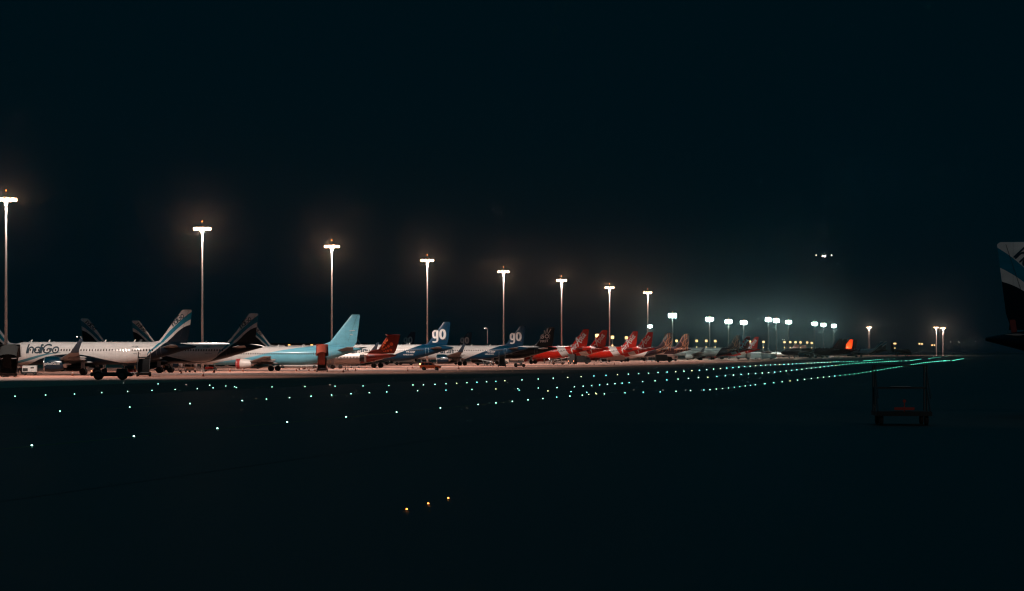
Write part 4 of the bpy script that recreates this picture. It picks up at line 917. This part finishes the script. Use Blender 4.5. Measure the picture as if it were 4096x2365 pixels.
mb = MB(); mb.tube((-1.9, -.6, 1.82), (.2, -.6, 1.82), .03); mb.tube((-1.9, .6, 1.82), (.2, .6, 1.82), .03); link('roof_rail', mb.mesh('roof_rail', M_chrome), car)
for x in (-1.45, 1.45):
    for y in (-.85, .85): wheel(car, x, y, .38)
lampbit(car, 'beacon', -2.25, -.7, 1.35, M_ambl, .16); lampbit(car, 'headlight', 2.3, -.65, .85, M_glass); lampbit(car, 'headlight', 2.3, .65, .85, M_glass)
# low flatbed tractor at left
tr_ = thing('aircraft_tug', ground_pt(442, 1520) + Vector((0, 0, 0)), R(3), 'low black towing tractor with huge wheels parked on the near edge of the lit apron', 'tractor')
mb = MB(); mb.box(-2.9, 2.9, -1.2, 1.2, .55, 1.15, ch=.12); mb.box(.9, 2.6, -1.1, 1.1, 1.153, 1.7, .12); mb.box(-2.6, -1.3, -.9, .9, 1.153, 1.45, .1); mb.prism([(2.9, .5), (3.3, .6), (3.3, .9), (2.9, 1.1)], -.9, .9); link('body', mb.mesh('body', M_blk), tr_)
mb = MB(); mb.tube((-1.6, -.7, 1.4), (-1.5, -.7, 2.1), .04); mb.tube((-1.6, .7, 1.4), (-1.5, .7, 2.1), .04); mb.tube((-1.5, -.7, 2.1), (-1.5, .7, 2.1), .04); mb.box(-1.0, -.5, -.3, .3, 1.15, 1.75, .05); link('seat_frame', mb.mesh('seat_frame', M_dark), tr_)
for x in (-1.75, 1.8):
    for y in (-1.15, 1.15): wheel(tr_, x, y, .68, .45)
lampbit(tr_, 'tail_light', -2.75, -.9, 1.35, M_redl, .08)
# covered red passenger steps
M_red = mat('red_canopy', (.30, .05, .025), .6, noise=.15)
def covered_steps(loc, rz, label, m, H=5.0, L=8.0, wd=1.7, canopy=True, name='passenger_steps'):
    root = thing(name, loc, rz, label, 'steps')           # climbs along +y from the foot at the origin
    mb = MB(); mb.box(-1.1, 1.1, .4, L - .6, .35, .75, ch=.08); link('chassis', mb.mesh('chassis', M_dark), root)
    mb = MB(); n = 16; h3 = 3.4
    for i in range(n): y0 = .2 + (L - 2.4) * i / n; z0 = .3 + h3 * i / n * .82; mb.box(-wd / 2, wd / 2, y0, y0 + (L - 2.4) / n + .05, z0 - .08, z0 + .1)
    mb.box(-wd / 2, wd / 2, L - 2.15, L, h3 - .28, h3 - .1); link('stair_flight', mb.mesh('stair_flight', M_dark), root)
    for s in (-1, 1):
        mb = MB(); x = s * (wd / 2 + .08)
        mb.add([(x - .03, .2, .3), (x + .03, .2, .3), (x + .03, L - 2.3, h3 - .5), (x - .03, L - 2.3, h3 - .5), (x - .03, .2, 1.3), (x + .03, .2, 1.3), (x + .03, L - 2.3, h3 + .7), (x - .03, L - 2.3, h3 + .7)], [(0, 1, 2, 3), (4, 5, 6, 7), (0, 1, 5, 4), (1, 2, 6, 5), (2, 3, 7, 6), (3, 0, 4, 7)])
        mb.box(x - .03, x + .03, L - 2.28, L, h3 - .3, h3 + .8); link('side_panel', mb.mesh('side_panel', m), root)
    mb = MB()
    for y in (1.0, L - 1.5):
        for s in (-1, 1): mb.tube((s * .7, y, .5), (s * .7, y, max(.6, (y / L) * h3 - .1)), .07)
    link('prop', mb.mesh('prop', M_dark), root)
    if canopy:
        K = 10; v = []; f = []
        for (y, zf, zc) in ((.6, 1.9, H - 1.6), (L - 2.4, 3.3, H), (L + .1, 3.3, H)):
            for i in range(K + 1):
                a = math.pi * i / K; v.append((-math.cos(a) * (wd / 2 + .22), y, (zc - .55) + math.sin(a) * .55 if 0 < i < K else zf))
        for r_ in range(2):
            for i in range(K): f.append((r_ * (K + 1) + i, r_ * (K + 1) + i + 1, (r_ + 1) * (K + 1) + i + 1, (r_ + 1) * (K + 1) + i))
        mb = MB(); mb.add(v, f); mb.box(-wd / 2 - .45, wd / 2 + .45, L - .5, L + .15, 3.3, H + .05, .08, ch=.05)
        link('canopy', mb.mesh('canopy', m), root)
        mb = MB(); mb.box(-.75, .62, .45, .58, 1.5, H - 1.75); link('canopy_end', mb.mesh('canopy_end', m), root)
    for y in (1.2, L - 1.6):
        for s in (-1, 1): 
            w0 = MB(); w0.lathe([(-.12, .25), (-.08, .36), (.08, .36), (.12, .25)], 'x', (s * 1.05, y, .36), 14); link('wheel', w0.mesh('wheel', M_tyre, True, R(50)), root)
    return root
covered_steps(ground_pt(1288, 1488), R(3.4), 'tall covered red passenger steps at the rear of the light blue airliner', M_red, H=5.7, L=9, wd=1.75)
M_greyp = mat('grey_panel', (.38, .34, .32), .5, noise=.1)
covered_steps(ground_pt(2008, 1469), R(0), 'grey open airstair standing at the rear door of the second lit go airliner', M_greyp, L=8, wd=1.5, canopy=False, name='airstair')
covered_steps(ground_pt(30, 1509), R(7), 'dark covered passenger steps at the front door of the white cyan-striped airliner', mat('dark_canopy', (.008, .009, .009), .95, spec=.1), H=5.4, L=10, wd=2.6)
covered_steps(ground_pt(572, 1507), R(5), 'dark open passenger steps under the tail of the white cyan-striped airliner', M_dark, L=8, wd=1.9, canopy=False)
# white ground power cart
def gpu(loc, rz, label, m, L=2.6, H=1.7, cat='cart', name='ground_power_cart'):
    root = thing(name, loc, rz, label, cat)
    mb = MB(); mb.box(-L / 2, L / 2, -.75, .75, .55, H, ch=.06); link('body', mb.mesh('body', m), root)
    mb = MB(); mb.box(-L / 2 + .1, -.3, -.765, -.752, .7, H - .45); mb.box(.2, .8, -.765, -.752, H - .5, H - .25); link('panel', mb.mesh('panel', M_dark), root)
    mb = MB(); mb.box(-L / 2 + .05, L / 2 - .05, -.65, .65, .3, .548); mb.tube((L / 2, 0, .4), (L / 2 + .9, 0, .3), .05); link('chassis', mb.mesh('chassis', M_dark), root)
    for x in (-L / 2 + .4, L / 2 - .4):
        for y in (-.65, .65): wheel(root, x, y, .26, .18)
    return root
gpu(ground_pt(120, 1501), R(2), 'white ground power cart under the nose of the white cyan-striped airliner', M_white)
# vans and trucks
def truck(loc, rz, label, m, kind='box', L=6.5, H=3.0, name='service_truck', lamps=None, group=None):
    root = thing(name, loc, rz, label, 'truck', group)
    mb = MB(); mb.prism([(L / 2 - 1.9, .6), (L / 2, .6), (L / 2, 1.3), (L / 2 - .35, 2.2), (L / 2 - 1.9, 2.3)], -1.0, 1.0); cb = link('cab', mb.mesh('cab', m), root)
    mb = MB(); mb.add([(L / 2 - 1.5, -1.012, 1.45), (L / 2 - .3, -1.012, 1.45), (L / 2 - .5, -1.012, 2.1), (L / 2 - 1.5, -1.012, 2.1)], [(0, 1, 2, 3)]); link('window', mb.mesh('window', M_glass), cb)
    mb = MB(); mb.add([(L / 2 + .01 - .02, -.85, 1.38), (L / 2 - .01, .85, 1.38), (L / 2 - .31, .85, 2.1), (L / 2 - .31, -.85, 2.1)], [(0, 1, 2, 3)]); link('windscreen', mb.mesh('windscreen', M_glass), cb)
    if kind == 'box': mb = MB(); mb.box(-L / 2, L / 2 - 2.0, -1.15, 1.15, .9, H, ch=.05); link('cargo_box', mb.mesh('cargo_box', m), root)
    elif kind == 'tank': mb = MB(); mb.lathe([(-L / 2, .3), (-L / 2 + .2, .9), (-L / 2 + .5, 1.05), (L / 2 - 2.5, 1.05), (L / 2 - 2.2, .9), (L / 2 - 2.05, .3)], 'x', (0, 0, 1.95), 18); link('tank', mb.mesh('tank', m, True, R(40)), root)
    mb = MB(); mb.box(-L / 2, L / 2 - .2, -.9, .9, .5, .88); link('chassis', mb.mesh('chassis', M_dark), root)
    for x in (-L / 2 + 1.1, L / 2 - 1.1):
        for y in (-.95, .95): wheel(root, x, y, .48, .3)
    if lamps:
        for y in (-.85, .85): lampbit(root, 'tail_light', -L / 2 - .03, y, 1.0, M_redl, .12)
    return root
M_cream = mat('cream_paint', (.45, .36, .30), .5, noise=.1)
truck(ground_pt(1616, 1461), R(180), 'cream box truck parked behind the red-tailed turboprop wheels', M_cream, 'box', 6.5, 2.9)
truck(ground_pt(1575, 1460), R(175), 'cream tank truck parked behind the red-tailed turboprop', M_cream, 'tank', 6.5)
truck(ground_pt(2290, 1457), R(80), 'dark truck with two glowing tail lights in front of the first bright red tail', M_blk, 'box', 6.0, 3.3, lamps=True)
truck(ground_pt(2322, 1456), R(8), 'dark truck parked broadside below the first bright red tail', M_blk, 'box', 6.5, 2.8)
truck(ground_pt(2055, 1457), R(180), 'pale tank truck beyond the airstair under the deep blue tail', M_cream, 'tank', 7)
truck(ground_pt(2462, 1449), R(180), 'pale box truck between the bright red tails', M_cream, 'box', 7, 2.6)
truck(ground_pt(2655, 1450), R(0), 'dark truck below the copper-patterned tail', M_blk, 'box', 6.5, 3.0)
truck(ground_pt(2684, 1445), R(0), 'white box truck beyond the copper-patterned tail', M_white, 'box', 6.0, 3.0)
truck(ground_pt(3010, 1438), R(0), 'white van-like truck parked at the nose of the far turboprops', M_cream, 'box', 7.5, 3.2)
truck(ground_pt(3030, 1437), R(180), 'pale box truck second from the far turboprop nose', M_cream, 'box', 7.5, 3.2)
truck(ground_pt(2975, 1438), R(0), 'cream truck farthest left of the vehicles before the far turboprops', M_greyp, 'box', 7.5, 3.0)
# buses near far turboprops
def bus(loc, rz, label):
    root = thing('apron_bus', loc, rz, label, 'bus')
    mb = MB(); mb.box(-6.5, 6.5, -1.4, 1.4, .4, 3.1, ch=.15); b = link('body', mb.mesh('body', M_white), root)
    for i in range(6): mb = MB(); mb.box(-6.0 + i * 2.02, -4.2 + i * 2.02, -1.42, -1.402, 1.4, 2.6); link('window', mb.mesh('window', M_glass), b)
    for x in (-4, 4):
        for y in (-1.25, 1.25): wheel(root, x, y, .5, .3)
bus(ground_pt(3052, 1438), R(180), 'white apron bus standing right at the far lit turboprop')
bus(ground_pt(1195, 1474), R(180), 'white apron bus beyond the legs of the light blue airliner')
# belt loader
def belt_loader(loc, rz, label, flip=1):
    root = thing('belt_loader', loc, rz, label, 'belt loader')
    mb = MB(); mb.box(-2.2, 2.2, -.8, .8, .4, .9, ch=.08); mb.box(-2.1, -1.3, -.8, -.1, .9, 1.5); link('body', mb.mesh('body', M_grey), root)
    mb = MB(); mb.add([(-3.6, -.4, .75), (3.8, -.4, 2.3), (3.8, .4, 2.3), (-3.6, .4, .75), (-3.6, -.4, .95), (3.8, -.4, 2.5), (3.8, .4, 2.5), (-3.6, .4, .95)], [(3, 2, 1, 0), (4, 5, 6, 7), (0, 1, 5, 4), (1, 2, 6, 5), (2, 3, 7, 6), (3, 0, 4, 7)]); link('conveyor', mb.mesh('conveyor', M_white), root)
    for x in (-1.4, 1.4):
        for y in (-.75, .75): wheel(root, x, y, .36)
belt_loader(ground_pt(2232, 1459), R(5), 'white belt loader sloping up right behind the torch bearer')
belt_loader(ground_pt(1930, 1462), R(175), 'belt loader under the belly of the second lit go airliner')
# baggage tractor (open) and trolleys
def tractor(loc, rz, label):
    root = thing('baggage_tractor', loc, rz, label, 'tractor')
    mb = MB(); mb.box(-1.5, 1.5, -.65, .65, .35, .75, ch=.06); mb.box(.7, 1.45, -.6, .6, .753, 1.15, .06); mb.box(-.5, -.1, -.5, .5, .753, 1.05); mb.box(-.65, -.5, -.5, .5, .753, 1.6); link('body', mb.mesh('body', M_greyp), root)
    mb = MB(); mb.tube((.75, 0, 1.1), (.35, 0, 1.45), .04); mb.tube((.7, -.55, 1.15), (.2, -.55, 2.0), .035); mb.tube((.7, .55, 1.15), (.2, .55, 2.0), .035); mb.tube((.2, -.55, 2.0), (.2, .55, 2.0), .035); link('frame', mb.mesh('frame', M_dark), root)
    for x in (-1.05, 1.05):
        for y in (-.62, .62): wheel(root, x, y, .42, .3)
tractor(ground_pt(2079, 1469), R(175), 'open baggage tractor with thick wheels on the lit apron right of the airstair')
tr0 = None
def trolley():
    root = link('baggage_trolley', None)
    mb = MB(); mb.box(-1.3, 1.3, -.7, .7, .4, .5); link('deck', mb.mesh('deck', M_grey), root)
    mb = MB()
    for x in (-1.25, 1.25):
        for y in (-.65, .65): mb.tube((x, y, .5), (x, y, 1.6), .03, None, 5)
    mb.box(-1.3, 1.3, -.7, .7, 1.6, 1.64); link('canopy_frame', mb.mesh('canopy_frame', M_grey), root)
    for x in (-.95, .95):
        for y in (-.6, .6):
            w0 = MB(); w0.lathe([(-.06, .12), (-.04, .19), (.04, .19), (.06, .12)], 'y', (x, y, .19), 10); link('wheel', w0.mesh('wheel', M_tyre), root)
    return root
tro = [(508, 1500, 'low baggage trolley under the rear of the white cyan-striped airliner'), (526, 1500, 'baggage trolley right of the low one under the white cyan-striped airliner'), (740, 1489, 'baggage trolley under the nose of the shaded striped airliner'), (762, 1489, 'second baggage trolley under the shaded striped airliner'), (838, 1488, 'reddish baggage trolley right of the shaded striped airliner'),
       (1420, 1473, 'baggage trolley below the turboprop belly left of its wheel'), (1345, 1474, 'baggage trolley right of the red covered steps'), (1950, 1463, 'baggage trolley under the deep blue wing wheels'), (2415, 1452, 'baggage trolley between the bright red tails'), (2597, 1447, 'baggage trolley left of the copper-patterned tail'), (2620, 1446, 'second baggage trolley left of the copper-patterned tail')]
for i, (x, y, lb) in enumerate(tro):
    if tr0 is None: tr0 = trolley(); o = tr0
    else: o = copy_tree(tr0)
    o.location = ground_pt(x, y); o.rotation_euler = (0, 0, R(random.uniform(-6, 6))); tag(o, lb, 'trolley', 'baggage trolleys on the apron')
# bags and boxes on the near trolleys
for i, (x, dz, c_) in enumerate(((508, .5, 'tan'), (526, .5, 'red'), (838, .5, 'red'), (762, .5, 'tan'))):
    p = ground_pt(x, 1500 if x < 600 else (1488 if x == 838 else 1489)); mb = MB(); mb.box(-.9, .8, -.4, .4, 0, .55, .04, ch=.05)
    tag(link('luggage_box', mb.mesh('luggage_box', tops[c_]), None, (p.x, p.y, .503)), ['tan luggage box riding the low trolley under the white airliner', 'red luggage box on the trolley under the white airliner', 'red luggage box on the trolley right of the shaded airliner', 'tan luggage box on the trolley under the shaded airliner'][i], 'luggage')
# traffic cones
M_cone = mat('cone_orange', (.30, .07, .03), .6)
def cone():
    root = link('traffic_cone', None); mb = MB(); mb.box(-.25, .25, -.25, .25, 0, .05); link('base', mb.mesh('base', M_tyre), root)
    mb = MB(); mb.lathe([(.05, .2), (.4, .11), (.9, .035), (.92, .02)], 'z', (0, 0, 0), 12); link('cone_body', mb.mesh('cone_body', M_cone, True, R(60)), root)
    mb = MB(); mb.lathe([(.45, .112), (.6, .089)], 'z', (0, 0, 0), 12); link('band', mb.mesh('band', M_white), root); return root
cones = [(725, 1495), (812, 1506), (920, 1487), (972, 1486), (290, 1504), (854, 1491), (1236, 1484), (1213, 1478), (1260, 1485), (1220, 1477), (1373, 1490), (1381, 1480), (1391, 1483), (1422, 1483), (1466, 1473), (1631, 1486), (1649, 1473), (1835, 1477), (2376, 1459), (2458, 1459), (2580, 1453), (2640, 1453), (1185, 1485), (1197, 1480)]
cn = None
for i, (x, y) in enumerate(cones):
    if cn is None: cn = cone(); o = cn
    else: o = copy_tree(cn)
    where = 'below the striped airliners' if x < 900 else ('around the light blue airliner' if x < 1300 else ('below the red-tailed turboprop' if x < 1700 else 'in front of the red tails' if x > 2300 else 'before the second lit go airliner'))
    o.location = ground_pt(x, y); tag(o, 'dark orange traffic cone with pale band ' + where, 'cone', 'traffic cones ' + where)
# near maintenance stand at the right, dark
M_refl = mat('red_reflector', (.55, .05, .03), .5)
ms = thing('boarding_ramp', ((3612 - CX) / F * 172, 172, 0), R(-3), 'dark mobile steps with red reflective board and round red reflector on the near dark pavement', 'steps')
mb = MB(); mb.box(-1.6, 1.6, -1.0, 3.4, .55, .8); mb.box(-1.5, 1.5, 1.5, 3.2, 2.1, 2.2); link('platform', mb.mesh('platform', M_blk), ms)
mb = MB()
for x in (-1.5, 1.5):
    for y in (1.5, 3.2): mb.tube((x, y, .8), (x, y, 3.5), .05)
    mb.tube((x, 1.5, 3.45), (x, 3.2, 3.45), .04); mb.tube((x, -.9, .8), (x, 1.5, 2.2), .05); mb.tube((x, -.9, 1.6), (x, 1.5, 3.2), .04)
mb.tube((-1.5, 3.2, 3.45), (1.5, 3.2, 3.45), .04); mb.tube((-1.5, -.9, .8), (1.5, -.9, .8), .04)
link('railing', mb.mesh('railing', M_blk), ms)
mb = MB(); mb.box(-.62, .62, 1.38, 1.42, 2.22, 2.25); link('top_rail', mb.mesh('top_rail', M_zinc), ms)
mb = MB(); mb.box(-.58, .58, -1.06, -1.003, .9, 1.06); link('reflective_board', mb.mesh('reflective_board', M_refl), ms)
mb = MB(); mb.lathe([(-.03, .1), (0, .1)], 'y', (0, -1.0, 1.42), 14); mb.box(-.03, .03, -.99, -.95, .8, 1.42); link('round_reflector', mb.mesh('round_reflector', M_refl), ms)
for x in (-1.3, 1.3):
    for y in (-.6, 2.8): 
        w0 = MB(); w0.lathe([(-.12, .2), (-.08, .3), (.08, .3), (.12, .2)], 'x', (x, y, .3), 12); link('wheel', w0.mesh('wheel', M_tyre), ms)

# ------------------------------------------------------------------ airliner in the air
aa = aircraft('maroon', 3289, 5600, 'airborne airliner on approach with bright landing lights high in the black sky', theta=R(-95), skip=('nose_gear',))
aa.location = at(3296, 1024, 5600); aa.location.z -= 3
for (dx, dz, r, nm, m) in ((1.5, 2.2, 1.6, 'landing_light', M_spotw), (-2.6, 2.0, 1.2, 'landing_light', M_spotw)):
    mb = MB(); mb.lathe([(-.2, r * .5), (0, r * .9), (.1, r * .5)], 'x', (8, dx, dz), 12); link(nm, mb.mesh(nm, m, True), aa)
for y in (14.5, -14.5):
    mb = MB(); mb.lathe([(-.1, .3), (0, .55), (.1, .3)], 'x', (-3.0, y, 4.3), 10); link('navigation_light', mb.mesh('navigation_light', M_spotw, True), aa)

# ------------------------------------------------------------------ haze
hm = bpy.data.materials.new('night_haze'); hm.use_nodes = True; t = hm.node_tree; t.nodes.clear()
pv = N(t, 'ShaderNodeVolumePrincipled'); mo = N(t, 'ShaderNodeOutputMaterial'); t.links.new(pv.outputs[0], mo.inputs['Volume'])
pv.inputs['Color'].default_value = (.75, .88, .92, 1); pv.inputs['Density'].default_value = 6e-5; pv.inputs['Anisotropy'].default_value = .983
mb = MB(); mb.box(-4600, 4600, -40, 9600, -1, 300)
tag(link('haze', mb.mesh('haze', hm)), 'thin night haze glowing around the floodlights', 'haze', kind='stuff')
